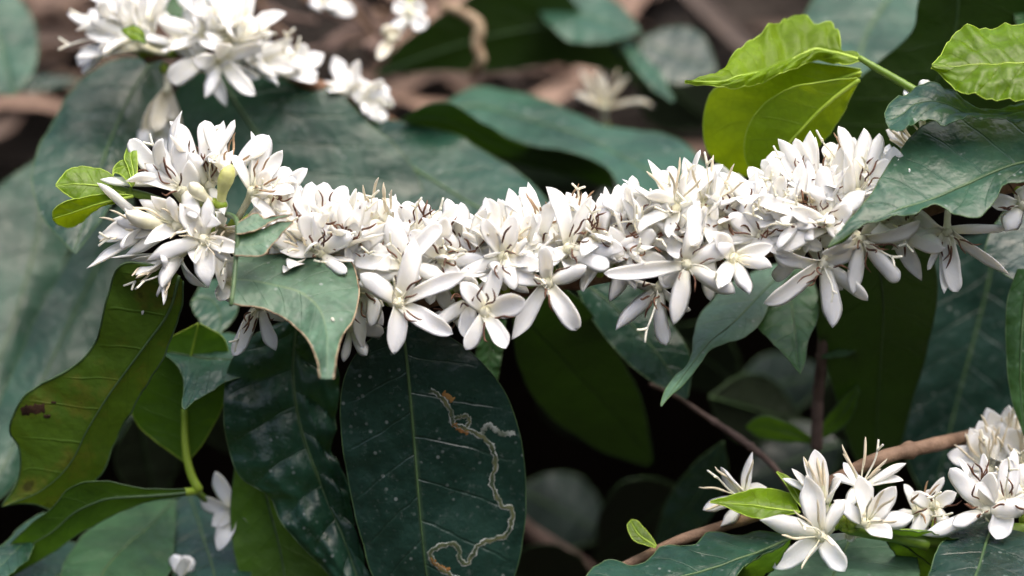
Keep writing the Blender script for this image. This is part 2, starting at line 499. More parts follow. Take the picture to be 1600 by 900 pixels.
# ------------------------------------------------------------------ flowers
def petal_mesh(c, tip, axis, W, bow, cup, twist, thick, seed, point):
    n, k = 13, 7
    r = random.Random(seed)
    L = np.linalg.norm(tip - c)
    rad = (tip - c) - axis * ((tip - c) @ axis)
    rad = unit(rad) if np.linalg.norm(rad) > 1e-6 else unit(np.cross(axis, [0.3, 0.8, 0.1]))
    side = unit(np.cross(axis, rad))
    ctl1 = c + (tip - c) * 0.33 + axis * bow * L * 1.1 + side * r.uniform(-0.05, 0.05) * L
    ctl2 = c + (tip - c) * 0.70 + axis * bow * L * r.uniform(0.4, 1.2) + side * r.uniform(-0.07, 0.07) * L
    t = np.linspace(0, 1, n)
    t = t ** 0.85
    b = t[:, None]
    C = c * (1 - b) ** 3 + 3 * ctl1 * b * (1 - b) ** 2 + 3 * ctl2 * b * b * (1 - b) + tip * b ** 3
    hook = r.choice((0.0, 0.0, r.uniform(-0.16, 0.10)))
    C = C + axis * (hook * L * np.clip((t - 0.7) / 0.3, 0, 1) ** 2)[:, None]
    T = np.gradient(C, axis=0)
    T /= np.linalg.norm(T, axis=1)[:, None]
    A = T @ axis
    B = T @ rad
    N = B[:, None] * axis - A[:, None] * rad
    N /= np.linalg.norm(N, axis=1)[:, None] + 1e-9
    S = np.cross(T, N)
    S /= np.linalg.norm(S, axis=1)[:, None] + 1e-9
    # outline: narrow claw, broad blade, rounded end
    w = 0.55 + 0.45 * np.clip(t / 0.38, 0, 1) ** 0.9
    w = w * (1 - 0.06 * np.sin(6.0 * t + seed))
    e = np.clip((t - 0.66) / 0.34, 0, 1)
    w = w * np.clip(1 - e ** (2.4 - 1.45 * point), 0, 1) ** (0.5 + 0.4 * point)
    w[-1] = 0.02
    w = w * W
    an = twist * t
    us = np.linspace(-1, 1, k)
    top = np.empty((n, k, 3)); bot = np.empty((n, k, 3))
    rip = [r.uniform(-1, 1) for _ in range(6)]
    for i in range(n):
        s_ = S[i] * math.cos(an[i]) + N[i] * math.sin(an[i])
        n_ = N[i] * math.cos(an[i]) - S[i] * math.sin(an[i])
        for j, u in enumerate(us):
            h = cup * w[i] * (u * u - 0.35) + 0.15 * w[i] * (rip[0] * math.sin(5 * t[i] + 2 * u + rip[1] * 3) + rip[2] * u * math.sin(7 * t[i]))
            base = C[i] + s_ * (u * w[i] * (1 - 0.18 * abs(cup) * u * u)) + n_ * h
            th = thick * math.sqrt(max(0.0, 1 - u * u)) * (1.0 - 0.5 * t[i] ** 4) * (0.25 + 0.75 * min(1, w[i] / W * 1.4))
            top[i, j] = base + n_ * th * 0.5
            bot[i, j] = base - n_ * th * 0.5
    v = [*top.reshape(-1, 3), *bot[:, 1:-1].reshape(-1, 3)]
    def a(i, j): return i * k + j
    def bb(i, j): return i * k + j if j in (0, k - 1) else n * k + i * (k - 2) + j - 1
    F = []
    for i in range(n - 1):
        for j in range(k - 1):
            F.append((a(i, j), a(i, j + 1), a(i + 1, j + 1), a(i + 1, j)))
            F.append((bb(i, j), bb(i + 1, j), bb(i + 1, j + 1), bb(i, j + 1)))
    for i, rev in ((0, False), (n - 1, True)):
        for j in range(k - 1):
            q = [a(i, j), bb(i, j), bb(i, j + 1), a(i, j + 1)]
            q = list(dict.fromkeys(q))
            F.append(tuple(reversed(q)) if rev else tuple(q))
    tone = np.concatenate([np.repeat(t, k), np.repeat(t, k - 2)])
    return np.array(v), F, tone

def strand_library(kind, count, length, thick, curl, seed):
    """Stamens (short white filament, long anther) grown along +Z, as shared meshes."""
    r = random.Random(seed)
    out = []
    for q in range(count):
        L = length * r.uniform(0.8, 1.2)
        n = 11
        z = np.linspace(0, 1, n)
        a1, a2, p1, p2 = r.uniform(0.5, 1) * curl, r.uniform(0.3, 1) * curl, r.uniform(0, 6.28), r.uniform(0, 6.28)
        x = a1 * L * 0.22 * z * np.sin(3.6 * z + p1) + a2 * L * 0.10 * z * np.sin(8.0 * z + p2)
        y = a2 * L * 0.20 * z * np.sin(4.2 * z + p2) + a1 * L * 0.08 * z * np.sin(9.0 * z + p1)
        c = np.stack([x - x[0], y - y[0], z * L], 1)
        rad = np.where(z < 0.32, 0.55, 1.0) * (1 - 0.75 * np.clip((z - 0.8) / 0.2, 0, 1) ** 2) * thick
        v, f = tube(c, rad * MM, 6, True, 0.75)
        mi = [0 if (i < (len(f) - 12) and (i // 6) < 3) else 1 for i in range(len(f))]
        me = bpy.data.meshes.new('stamen')
        me.from_pydata(v.tolist(), [], f)
        me.materials.append(MAT['tube'] if kind != 'brown' else MAT['petal'])
        me.materials.append(MAT['anther_' + kind])
        me.polygons.foreach_set('material_index', mi)
        me.polygons.foreach_set('use_smooth', [True] * len(f))
        out.append(me)
    return out

STAMEN = {
    'b': strand_library('brown', 10, 7.2 * MM, 0.31, 1.05, 3),
    't': strand_library('tan', 8, 9.5 * MM, 0.34, 0.8, 4),
    'c': strand_library('cream', 8, 10.5 * MM, 0.42, 0.35, 5),
}
def style_library():
    out = []
    r = random.Random(9)
    for q in range(6):
        L = r.uniform(13, 17) * MM
        z = np.linspace(0, 1, 10)
        b = r.uniform(-0.25, 0.25)
        c = np.stack([b * L * z ** 2, 0.1 * L * np.sin(3 * z + q), z * L * 0.82], 1)
        c[:, 1] -= c[0, 1]
        parts = [(*tube(c, 0.26 * MM, 6), 0)]
        for s in (-1, 1):
            fz = np.linspace(0, 1, 6)
            fc = c[-1] + np.stack([s * 0.13 * L * fz ** 1.3, 0.03 * L * fz, 0.2 * L * fz], 1)
            parts.append((*tube(fc, np.linspace(0.36, 0.30, 6) * MM, 6), 0))
        v, f, mi = join(parts)
        me = bpy.data.meshes.new('style')
        me.from_pydata(v.tolist(), [], f)
        me.materials.append(MAT['petal'])
        me.polygons.foreach_set('use_smooth', [True] * len(f))
        out.append(me)
    return out
STYLE = style_library()

def aim(direction, roll):
    q = Vector(direction).to_track_quat('Z', 'Y').to_matrix().to_4x4()
    return q @ Matrix.Rotation(roll, 4, 'Z')

def attach(parent, p, pull, jitter):
    """Where on the branch's wood a flower sits: the nearest node to p (or to the point p is pulled from)."""
    best = None
    for c in STEM.get(parent.name, []):
        k = int(np.argmin(np.linalg.norm(c - pull, axis=1)))
        if best is None or np.linalg.norm(c[k] - pull) < best[0]:
            best = (np.linalg.norm(c[k] - pull), c[k])
    return best[1]

NFLOWER = [0]
def flower(parent, x, y, d, tips, st='b', ax=None, W=1.0, L0=15.5, style=True, mat='petal', nst=5, tube_to=None, stl=1.0):
    NFLOWER[0] += 1
    seed = NFLOWER[0] * 131
    r = random.Random(seed)
    c = P(x, y, d)
    tp = []
    dirs = []
    for q in tips:
        tx, ty = q[0], q[1]
        s = q[2] if len(q) > 2 else 1.0              # 1 leans to the lens, -1 away, 0 in the plane
        lp = math.hypot(tx - x, ty - y)
        if len(q) < 5 and s > 0.2 and 20 < lp < 66:
            gk = min(1.32, 66 / lp)
            tx, ty = x + (tx - x) * gk, y + (ty - y) * gk
        l2 = math.hypot(tx - x, ty - y) * PX / MM * (FOCUS + d * MM) / FOCUS
        Lp = max(l2 * 1.01, L0 * r.uniform(0.92, 1.08))
        dz = math.sqrt(max(0, Lp * Lp - l2 * l2)) * 0.7 * s
        tpt = q[4] if len(q) > 4 else P(tx, ty, d - dz)
        tp.append((tpt, q[3] if len(q) > 3 else 1.0))
        dirs.append(unit(tpt - c))
    if ax is None:
        m_ = np.mean(dirs, 0)
        axis = unit(m_ * 0.9 + V(0, -0.05, 1) * 0.55)
    else:
        axis = V(*ax)
    # corolla tube and calyx, down to the wood
    base = tube_to if tube_to is not None else attach(parent, c, c - axis * 0.012, 0)
    if np.linalg.norm(base - c) > 0.024:
        base = c + unit(base - c) * 0.016
    mid = c - axis * min(0.006, np.linalg.norm(base - c) * 0.5)
    tt = np.linspace(0, 1, 12)[:, None]
    cc = base * (1 - tt) ** 2 + 2 * mid * tt * (1 - tt) + (c + axis * 0.0008) * tt ** 2
    rad = np.interp(np.linspace(0, 1, 12), [0, 0.12, 0.25, 0.75, 1], [1.2, 1.5, 0.95, 1.0, 1.6]) * MM
    v1, f1 = tube(cc[3:], rad[3:], 10)
    v2, f2 = tube(cc[:4], np.array([1.0, 1.55, 1.55, 1.15]) * MM, 10)
    v, f, mi = join([(v1, f1, 0), (v2, f2, 1)])
    fl = make('flower', v, f, [MAT['tube'], MAT['calyx']], parent, org=c, mat_idx=mi)
    for i, (tpt, wk) in enumerate(tp):
        cup = r.choice((0.6, 0.5, 0.35, 0.25, -0.25, -0.40, -0.5))
        rd = unit((tpt - c) - axis * ((tpt - c) @ axis) + 1e-9)
        pv, pf, tone = petal_mesh(c + rd * 0.0007, tpt, axis, r.uniform(2.15, 2.8) * MM * W * wk, r.uniform(-0.02, 0.19), cup,
                                  r.uniform(-0.5, 0.5), 0.62 * MM, seed + i, r.random() if st != 'c' else r.uniform(0.7, 1.0))
        make('petal', pv, pf, [MAT[mat]], fl, org=c, attr=tone)
    if st in STAMEN:
        lib = STAMEN[st]
        for i in range(nst):
            a, b = dirs[i % len(dirs)], dirs[(i + 1) % len(dirs)]
            spread = {'b': 0.85, 't': 0.6, 'c': 0.55}[st]
            dr = unit(a + b * r.uniform(0.5, 1.2) + axis * r.uniform(0.5, 1.1) / spread * 0.8 + V(r.uniform(-1, 1), r.uniform(-1, 1), r.uniform(-0.2, 0.6)) * 0.25)
            o = link('stamen', lib[r.randrange(len(lib))], fl, c + dr * 0.0014 + axis * 0.0006, aim(dr, r.uniform(0, 6.28)))
            o.scale = (stl,) * 3 if stl != 1.0 else (1, 1, 1)
    if style and r.random() < 0.7:
        dr = unit(axis + V(r.uniform(-1, 1), r.uniform(-1, 1), 0) * 0.22)
        link('style', STYLE[r.randrange(len(STYLE))], fl, c, aim(dr, r.uniform(0, 6.28)))
    return fl

def auto_flower(parent, x, y, d, ax, st='b', L=17.0, open_=1.05, seed=0):
    """A whole open flower on axis ax with five petals spread open_ radians off it."""
    r = random.Random(seed)
    a = V(*ax)
    e1 = unit(np.cross(a, [0.2, 0.1, 0.97]) + 1e-6)
    e2 = np.cross(a, e1)
    c = P(x, y, d)
    tips = []
    ph = r.uniform(0, 6.28)
    for i in range(5):
        q = ph + i * 1.2566 + r.uniform(-0.2, 0.2)
        o = open_ + r.uniform(-0.3, 0.3)
        v = (a * math.cos(o) + (e1 * math.cos(q) + e2 * math.sin(q)) * math.sin(o)) * L * r.uniform(0.85, 1.12) * MM
        p = c + v
        rr = p - EYEa
        D = rr @ FWDa
        tips.append((800 + (rr @ RIGHTa) / D * FOCUS / PX, 450 - (rr @ UPa) / D * FOCUS / PX, 0.0, 1.0, p))
    return flower(parent, x, y, d, tips, st, ax=ax)

def bud(parent, base, tip, radius, mat='bud', name='flower_bud'):
    b, t_ = P(*base), P(*tip)
    n = 16
    s = np.linspace(0, 1, n)
    side = unit(np.cross(t_ - b, FWDa))
    c = b + (t_ - b) * s[:, None] + side * (0.05 * np.linalg.norm(t_ - b) * np.sin(math.pi * s))[:, None]
    r = np.interp(s, [0, 0.1, 0.3, 0.6, 0.8, 0.93, 1.0], [0.5, 0.55, 0.6, 1.0, 0.95, 0.6, 0.15]) * radius * MM
    v1, f1 = tube(c, r, 12)
    v2, f2 = tube(c[:3] - (t_ - b) * 0.03, np.array([0.8, 0.85, 0.7]) * radius * MM, 10)
    v, f, mi = join([(v1, f1, 0), (v2, f2, 1)])
    return make(name, v, f, [MAT[mat], MAT['calyx']], parent, mat_idx=mi)

# ------------------------------------------------------------------ the bank behind the bushes
# opposite and side banks are unseen, added to block low light; the bank behind the bushes has a litter-covered lip with an undercut shaped to darken the gaps
PROFILE = [(-90, 5.0), (-20, 3.4), (-6, 2.3), (-3.4, 1.9), (-2.5, 1.4), (-2.0, 0.7), (-1.6, 0.15), (-0.9, 0.0), (-0.2, -0.02), (0.4, 0.0), (0.8, 0.06), (0.95, 0.3), (0.84, 0.6),
           (0.55, 0.80), (0.35, 0.885), (0.275, 0.935), (0.30, 0.975), (0.38, 1.035), (0.55, 1.13), (0.9, 1.28), (1.6, 1.55), (3.0, 2.0), (8, 3.0), (25, 4.5), (95, 7.0)]
def rough_at(x, y, z):
    return 0.010 * (math.sin(37 * x + 15 * y) + 0.7 * math.sin(61 * z - 43 * x + 1.3) + 0.6 * math.sin(97 * x + 2) * math.sin(79 * z))
def side_rise(x):  # unseen side banks, added so light falls mostly from above
    a = max(0.0, abs(x) - 1.0)
    return min(2.2, 1.3 * a) if a < 30 else 2.2
xs = sorted(set([-90, -30, -10, -5, -3.5, -2.5, -2.0, -1.5, -1.2] + list(np.round(np.arange(-0.8, 0.81, 0.02), 3)) + [1.2, 1.5, 2.0, 2.5, 3.5, 5, 10, 30, 90]))
near = np.concatenate([[[p[0], p[1]] for p in PROFILE[:9]], spline(PROFILE[9:20], 90), [[p[0], p[1]] for p in PROFILE[20:]]])
gv = []
for y, z in near:
    for x in xs:
        k = 1.0 if abs(x) < 1.0 and -0.5 < y < 1.1 else 0.0
        gv.append((x, y - k * rough_at(x, y, z) * 0.8, z + k * rough_at(x, y, z) + side_rise(x) * max(0.0, 1 - abs(y) / 12.0)))
nx = len(xs)
gf = [(i * nx + j, i * nx + j + 1, (i + 1) * nx + j + 1, (i + 1) * nx + j) for i in range(len(near) - 1) for j in range(nx - 1)]
top_y = [0.275, 0.30, 0.38, 0.55, 0.9, 1.6]
top_z = [0.935, 0.975, 1.035, 1.13, 1.28, 1.55]
def bank_z(x, y):
    return float(np.interp(y, top_y, top_z)) + 0.004
MAT['soil'] = plain('soil', (0.012, 0.010, 0.009), (0.042, 0.034, 0.029), 30, 0.9, 0.15, 0.9, 0.01)
tag(make('ground', gv, gf, [MAT['soil']], org=np.zeros(3)), 'dark earth bank behind the coffee bushes', kind='structure')

def litter_material():
    s = NT('dry litter')
    at = s.n('ShaderNodeAttribute', attribute_name='tone')
    mp = s.n('ShaderNodeMapping', {'Vector': s.geo().outputs['Position'], 'Scale': (60, 400, 400)})
    nz = s.noise(mp.outputs[0], 1.0, 4, 0.6)
    c = s.mix(at.outputs['Fac'], (0.022, 0.013, 0.010), (0.30, 0.195, 0.145))
    c = s.mix(s.math('MULTIPLY', s.ramp(nz, 0.4, 0.7), 0.5), c, (0.10, 0.062, 0.045))
    pr = s.n('ShaderNodeBsdfPrincipled', {'Base Color': c, 'Roughness': 0.7})
    s.put(s.out.inputs[0], pr)
    return s.m
MAT['litter'] = litter_material()
r = random.Random(21)
parts, tones = [], []
for q in range(480):
    x = r.uniform(-0.34, 0.34)
    y = r.uniform(0.275, 0.50)
    Ls, wd = r.uniform(0.06, 0.26), r.uniform(0.0015, 0.0045)
    an = r.gauss(0.12, 0.38)
    hgt = r.uniform(0.002, 0.03)
    n = 9
    s = np.linspace(-0.5, 0.5, n)
    bend = r.uniform(-0.35, 0.35)
    cx = x + Ls * s * math.cos(an)
    cy = y + Ls * s * math.sin(an) * 0.8 + bend * Ls * s * s
    cz = np.array([bank_z(a, b) for a, b in zip(cx, cy)]) + hgt + 0.05 * Ls * np.sin(6 * s + q)
    c = np.stack([cx, cy, cz], 1)
    w_ = wd * (1 - (2 * np.abs(s)) ** 3 * 0.9)
    T, A, B = frames(c)
    up = np.array([0, -0.75, 0.66])
    S = np.cross(T, up); S /= np.linalg.norm(S, axis=1)[:, None]
    Nn = np.cross(S, T)
    rows = np.stack([c + S * w_[:, None] + Nn * 0.0015, c, c - S * w_[:, None] + Nn * 0.0015], 1).reshape(-1, 3)
    parts.append((rows, [(i * 3 + j, i * 3 + j + 1, i * 3 + j + 4, i * 3 + j + 3) for i in range(n - 1) for j in range(2)], 0))
    tones += [r.random()] * len(rows)
v, f, mi = join(parts)
tag(make('leaf_litter', v, f, [MAT['litter']], org=np.array([0, 0.5, 1.0]), attr=tones), 'brown dried blades of leaf litter strewn over the bank', 'leaf litter', kind='stuff')

# ------------------------------------------------------------------ leaves of the bushes behind
BACK = 'leaves of the coffee bushes behind'
leaf('coffee_leaf', [(70, 240), (-40, 330), (-90, 480), (-110, 620), (-70, 760)], [(72, 240), (60, 360), (25, 490), (-10, 590), (-60, 770)],
     [(74, 240), (120, 320), (90, 440), (40, 560), (-40, 760)], 105, 0.02, -0.10, 3, 3, face='top', mat='leaf_dusty', bulge=0.7,
     label='long grey green coffee leaf, blurred, sloping down past the lone reddish litter gap', group=BACK)
leaf('coffee_leaf', [(205, 310), (130, 370), (70, 470), (20, 580), (-30, 700), (-40, 790)], [(205, 310), (165, 390), (110, 500), (58, 612), (5, 730), (-40, 800)],
     [(205, 310), (220, 390), (185, 470), (140, 570), (75, 660), (20, 760), (-40, 805)], 82, 0.03, -0.08, 4, 2, mat='leaf_dusty', bulge=0.7,
     label='broad grey green coffee leaf with pale midrib, blurred behind the wavy edged green leaf', group=BACK)
leaf('coffee_leaf', [(-60, -10), (-10, -30), (40, 10), (58, 60), (52, 110), (20, 150)], None, [(-60, -10), (-60, 60), (-40, 130), (20, 150)], 150, 0, -0.2, mat='leaf_dusty',
     label='blue grey coffee leaf tip beside the brown litter above the hanging blue leaf', group=BACK)
leaf('coffee_leaf', [(-20, 140), (30, 122), (80, 118), (125, 125)], None, [(-20, 150), (30, 148), (80, 140), (125, 128)], 170, 0, -0.2, mat='leaf_dark', rib=0.3,
     label='thin dark leaf blade lying across the brown litter', group=BACK)
G2 = leaf('coffee_leaf', [(545, 170), (620, 190), (700, 208), (770, 243), (830, 285), (870, 345), (880, 400)], [(545, 180), (620, 245), (700, 295), (770, 335), (830, 372), (880, 405)],
     [(545, 190), (570, 280), (640, 360), (730, 410), (810, 425), (880, 410)], 72, 0.0, -0.22, 2, 3, mat='leaf', bulge=0.6,
     label='teal coffee leaf with pale specks, arching behind the middle of the white blossom', group=BACK)
leaf('coffee_leaf', [(690, 165), (740, 135), (800, 143), (870, 165), (940, 196), (1000, 203), (1060, 220), (1103, 258), (1120, 310)], None,
     [(700, 172), (760, 198), (830, 226), (900, 240), (945, 262), (975, 300), (1015, 340), (1070, 350), (1118, 318)], 105, 0.0, -0.35, 0, 0, mat='leaf_dusty', bulge=0.8, rib=0.35,
     label='long narrow grey teal coffee leaf with a twisted green lower fold, blurred', group=BACK)
leaf('coffee_leaf', [(628, 186), (668, 163), (710, 166), (760, 196), (830, 225), (900, 238), (948, 264), (965, 300)], None,
     [(630, 190), (690, 212), (760, 238), (840, 262), (900, 278), (945, 292), (962, 304)], 109, 0.0, 0.30, 0, 0, face='under', mat='leaf_dark', rib=0.25,
     label='dark green curled underside below the long narrow grey teal leaf', group=BACK)
leaf('coffee_leaf', [(585, 118), (620, 75), (670, 35), (720, 5), (790, -30), (860, -40)], [(585, 118), (680, 82), (780, 52), (880, 40), (960, 60), (1010, 140)],
     [(585, 118), (680, 112), (790, 108), (880, 100), (950, 112), (1010, 140)], 165, 0.0, 0.12, face='under', mat='leaf_dark', rib=0.5,
     label='large dark green leaf underside below the pale tendril at the litter', group=BACK)
leaf('coffee_leaf', [(815, -30), (850, 30), (890, 62), (950, 66), (1000, 50)], None, [(830, -60), (900, -30), (960, 0), (1000, 45)], 160, 0.0, -0.3, mat='leaf_dusty', rib=0.3,
     label='small teal leaf folded over the large dark green underside', group=BACK)
leaf('coffee_leaf', [(965, 62), (985, 95), (1010, 130), (1050, 160)], None, [(980, 55), (1010, 90), (1035, 120), (1054, 156)], 140, 0.0, -0.3, mat='leaf_dusty', rib=0.25,
     label='narrow pale teal leaf strip pointing down past the large dark underside', group=BACK)
leaf('coffee_leaf', [(1000, 60), (1060, 40), (1100, 60), (1120, 110)], None, [(1000, 60), (1010, 100), (1050, 130), (1118, 115)], 170, 0.0, -0.2, mat='leaf_dark', rib=0.25,
     label='dark slate leaf behind the pointed tip of the young yellow green leaf', group=BACK)
leaf('coffee_leaf', [(1440, -60), (1330, -50), (1270, 0), (1255, 60), (1290, 130), (1340, 190)], None, [(1440, -60), (1470, 20), (1440, 100), (1400, 160), (1345, 192)], 110, 0.0, -0.25, mat='leaf_dusty', bulge=0.6,
     label='slate grey coffee leaf seen between the young leaves and the dark green underside', group=BACK)
leaf('coffee_leaf', [(1460, -60), (1436, 0), (1425, 50), (1370, 100), (1312, 150), (1288, 215), (1295, 290)], [(1500, -60), (1490, 60), (1450, 150), (1390, 230), (1300, 300)],
     [(1620, -60), (1640, 60), (1600, 180), (1500, 260), (1400, 310), (1305, 305)], 62, 0.0, 0.10, 4, 4, face='under', mat='leaf_dark', rib=0.4,
     label='very large dark green leaf underside behind the green petiole', group=BACK)
leaf('coffee_leaf', [(1590, -20), (1585, 10), (1590, 40), (1620, 80)], None, [(1610, -20), (1640, 20), (1640, 60), (1622, 80)], 50, 0.0, -0.2, mat='leaf_mid', rib=0.3,
     label='sliver of teal leaf above the glossy light green leaf', group=BACK)
leaf('coffee_leaf', [(895, 425), (950, 425), (1010, 460), (1060, 520), (1080, 570), (1075, 620)], [(895, 430), (950, 470), (1000, 520), (1040, 570), (1075, 622)],
     [(895, 435), (920, 490), (965, 550), (1010, 590), (1072, 624)], 46, 0.02, -0.05, 1, 1, mat='leaf', rib=0.3,
     label='teal coffee leaf blurred under the hanging flower with a curved white style', group=BACK)
leaf('coffee_leaf', [(800, 470), (880, 450), (950, 530), (1000, 620), (1020, 720)], [(800, 480), (850, 530), (910, 590), (970, 660), (1018, 724)],
     [(800, 490), (810, 570), (850, 640), (930, 700), (1012, 728)], 70, 0.0, 0.25, face='under', mat='leaf_dark', rib=0.2,
     label='deep shaded green underside slanting down below the middle of the branch', group=BACK)
leaf('coffee_leaf', [(1130, 690), (1080, 730), (1040, 790), (1020, 860)], [(1130, 690), (1105, 750), (1065, 810), (1022, 862)], [(1130, 690), (1135, 745), (1100, 820), (1030, 864)],
     85, 0.0, 0.1, mat='leaf_dark', rib=0.3, label='narrow dim grey green leaf above the small yellow green leaf bud', group=BACK)
leaf('coffee_leaf', [(1290, 420), (1275, 500), (1300, 600), (1330, 700), (1380, 780)], [(1370, 380), (1380, 480), (1375, 580), (1370, 690), (1385, 785)],
     [(1450, 370), (1465, 450), (1450, 540), (1420, 650), (1390, 780)], 52, 0.0, 0.15, 2, 2, face='under', mat='leaf_dark', rib=0.35,
     label='dark green leaf underside hanging behind the two drooping flowers', group=BACK)
leaf('coffee_leaf', [(1470, 380), (1440, 470), (1415, 580), (1408, 690), (1450, 790)], [(1560, 360), (1540, 460), (1510, 570), (1480, 690), (1455, 795)],
     [(1640, 360), (1660, 480), (1630, 600), (1560, 720), (1460, 798)], 82, 0.0, 0.0, -3, 3, mat='leaf_dark', bulge=1.2, rib=0.35,
     label='broad slate leaf with pale creases behind the pale brown lower branch', group=BACK)
leaf('coffee_leaf', [(1620, 290), (1560, 345), (1540, 395), (1570, 430), (1625, 450)], None, [(1630, 300), (1660, 370), (1660, 430), (1630, 452)], 34, 0.0, -0.2, mat='leaf_dark', rib=0.4,
     label='blue teal leaf corner under the cut flower beyond the big leaf', group=BACK)
leaf('coffee_leaf', [(1590, 420), (1574, 470), (1572, 540), (1580, 620), (1600, 680)], [(1610, 420), (1600, 480), (1595, 550), (1595, 620), (1602, 682)],
     [(1630, 420), (1640, 480), (1640, 560), (1630, 640), (1606, 684)], 16, 0.0, 0.0, 1, -1, face='top', mat='leaf_mid', rib=0.6,
     label='narrow green leaf hanging upright beside the slate leaf', group=BACK)
leaf('coffee_leaf', [(1235, 400), (1190, 440), (1175, 490), (1195, 525), (1225, 555), (1250, 583)], [(1235, 400), (1236, 460), (1243, 520), (1250, 583)],
     [(1235, 400), (1270, 440), (1278, 490), (1262, 535), (1258, 565), (1250, 584)], 30, 0, -0.25, mat='leaf_mid', rib=0.35,
     label='light green leaf with a narrow tip hanging behind the twisted grey leaf', group=BACK)
# lower side of the bush
leaf('coffee_leaf', [(288, 722), (245, 690), (212, 660), (204, 610), (225, 555), (262, 530), (310, 505)], [(290, 720), (288, 640), (296, 570), (310, 506)],
     [(293, 722), (318, 690), (345, 640), (358, 580), (350, 530), (312, 505)], 34, 0, 0.05, 1.5, 1.5, face='under', mat='leaf_mid', rib=0.9, ribmat='midrib_young',
     label='hanging green leaf underside on a yellow green stalk, beside the wavy edged leaf', group=BACK)
leaf('coffee_leaf', [(252, 546), (290, 528), (345, 520), (395, 530)], [(250, 548), (295, 556), (345, 560), (395, 560)], [(252, 550), (285, 585), (285, 640), (300, 630), (345, 600), (395, 585)], 27, 0, -0.3, mat='leaf_dusty', rib=0.4,
     label='pale teal leaf bent over the hanging green leaf underside', group=BACK)
leaf('coffee_leaf', [(290, 764), (230, 764), (150, 750), (108, 764), (80, 795), (40, 825), (-20, 890)], None, [(290, 774), (212, 790), (140, 825), (80, 865), (20, 900), (-15, 930)], 30, 0, 0.12, 0, 0, face='under', mat='leaf_mid', rib=0.5,
     label='bright green leaf underside reaching out sideways below the wavy edged leaf', group=BACK)
leaf('coffee_leaf', [(70, 800), (30, 825), (-30, 890), (-30, 940)], None, [(60, 830), (45, 870), (10, 905), (-20, 945)], 26, 0, -0.3, mat='leaf_dusty', rib=0.0,
     label='pale teal turned over edge of the sideways green leaf', group=BACK)
leaf('coffee_leaf', [(275, 778), (200, 790), (140, 825), (100, 880), (90, 960)], [(275, 780), (225, 830), (170, 880), (110, 965)], [(275, 782), (272, 840), (262, 900), (200, 960), (120, 970)], 42, 0, -0.30, mat='leaf_mid', rib=0.4, bulge=1,
     label='grey green leaf lying below the sideways green underside', group=BACK)
leaf('coffee_leaf', [(290, 770), (262, 800), (258, 860), (280, 920), (330, 980)], [(295, 770), (315, 830), (335, 900), (345, 985)], [(300, 772), (350, 800), (385, 850), (390, 920), (352, 985)], 46, 0, -0.30, mat='leaf', rib=0.4, bulge=0.7,
     label='dark grey green leaf below the small white flower', group=BACK)
leaf('coffee_leaf', [(140, 850), (60, 850), (10, 890), (0, 950)], None, [(150, 870), (150, 920), (90, 970), (10, 960)], 38, 0, -0.3, mat='leaf', rib=0.4,
     label='dark teal leaf with a pale smear under the sideways green leaf', group=BACK)
leaf('coffee_leaf', [(368, 720), (360, 800), (370, 880), (400, 960), (460, 1010)], [(400, 710), (420, 790), (440, 870), (462, 1012)], [(430, 720), (480, 800), (525, 880), (530, 950), (466, 1014)], 38, 0, 0.0, face='under', mat='leaf_mid', rib=0.4,
     label='yellow green leaf underside showing below the scalloped dark leaf', group=BACK)
leaf('coffee_leaf', [(755, 500), (745, 540), (745, 590), (765, 620)], None, [(790, 500), (785, 545), (778, 590), (768, 622)], 38, 0, 0.0, mat='leaf_mid', rib=0.3,
     label='small teal green leaf tip below the flower with long curling brown anthers', group=BACK)
leaf('coffee_leaf', [(300, 470), (320, 440), (360, 440), (370, 490), (335, 530)], None, [(298, 475), (310, 500), (330, 528)], 50, 0, -0.2, mat='leaf_dusty', rib=0.3,
     label='pale grey leaf tip in the gap under the cream flowers', group=BACK)

# bushes deeper in the shade: leaves under and behind, painted dark for shade and far out of focus
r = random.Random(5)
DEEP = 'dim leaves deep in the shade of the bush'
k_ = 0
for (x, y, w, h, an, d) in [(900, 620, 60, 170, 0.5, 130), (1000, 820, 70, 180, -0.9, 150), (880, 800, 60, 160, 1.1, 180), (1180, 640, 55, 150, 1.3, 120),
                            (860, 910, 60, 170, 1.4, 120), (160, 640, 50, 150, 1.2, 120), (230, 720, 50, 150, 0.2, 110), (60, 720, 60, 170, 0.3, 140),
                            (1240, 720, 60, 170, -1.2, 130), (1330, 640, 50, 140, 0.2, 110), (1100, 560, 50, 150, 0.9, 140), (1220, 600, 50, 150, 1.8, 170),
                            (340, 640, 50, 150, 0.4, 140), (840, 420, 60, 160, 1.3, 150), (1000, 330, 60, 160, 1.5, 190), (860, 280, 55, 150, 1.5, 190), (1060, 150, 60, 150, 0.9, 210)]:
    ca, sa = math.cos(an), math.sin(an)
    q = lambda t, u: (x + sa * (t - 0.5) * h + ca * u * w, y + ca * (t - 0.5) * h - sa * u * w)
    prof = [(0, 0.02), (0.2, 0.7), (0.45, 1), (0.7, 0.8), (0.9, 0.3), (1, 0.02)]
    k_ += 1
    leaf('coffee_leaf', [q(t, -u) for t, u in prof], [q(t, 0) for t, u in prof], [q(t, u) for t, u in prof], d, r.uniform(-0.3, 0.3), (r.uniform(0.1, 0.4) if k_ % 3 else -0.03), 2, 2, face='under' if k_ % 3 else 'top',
         mat='leaf_painted_shade', rib=0.4, n=20, m=5, group=DEEP, label='dim coffee leaf deep in the dark shade under the flowering branch')

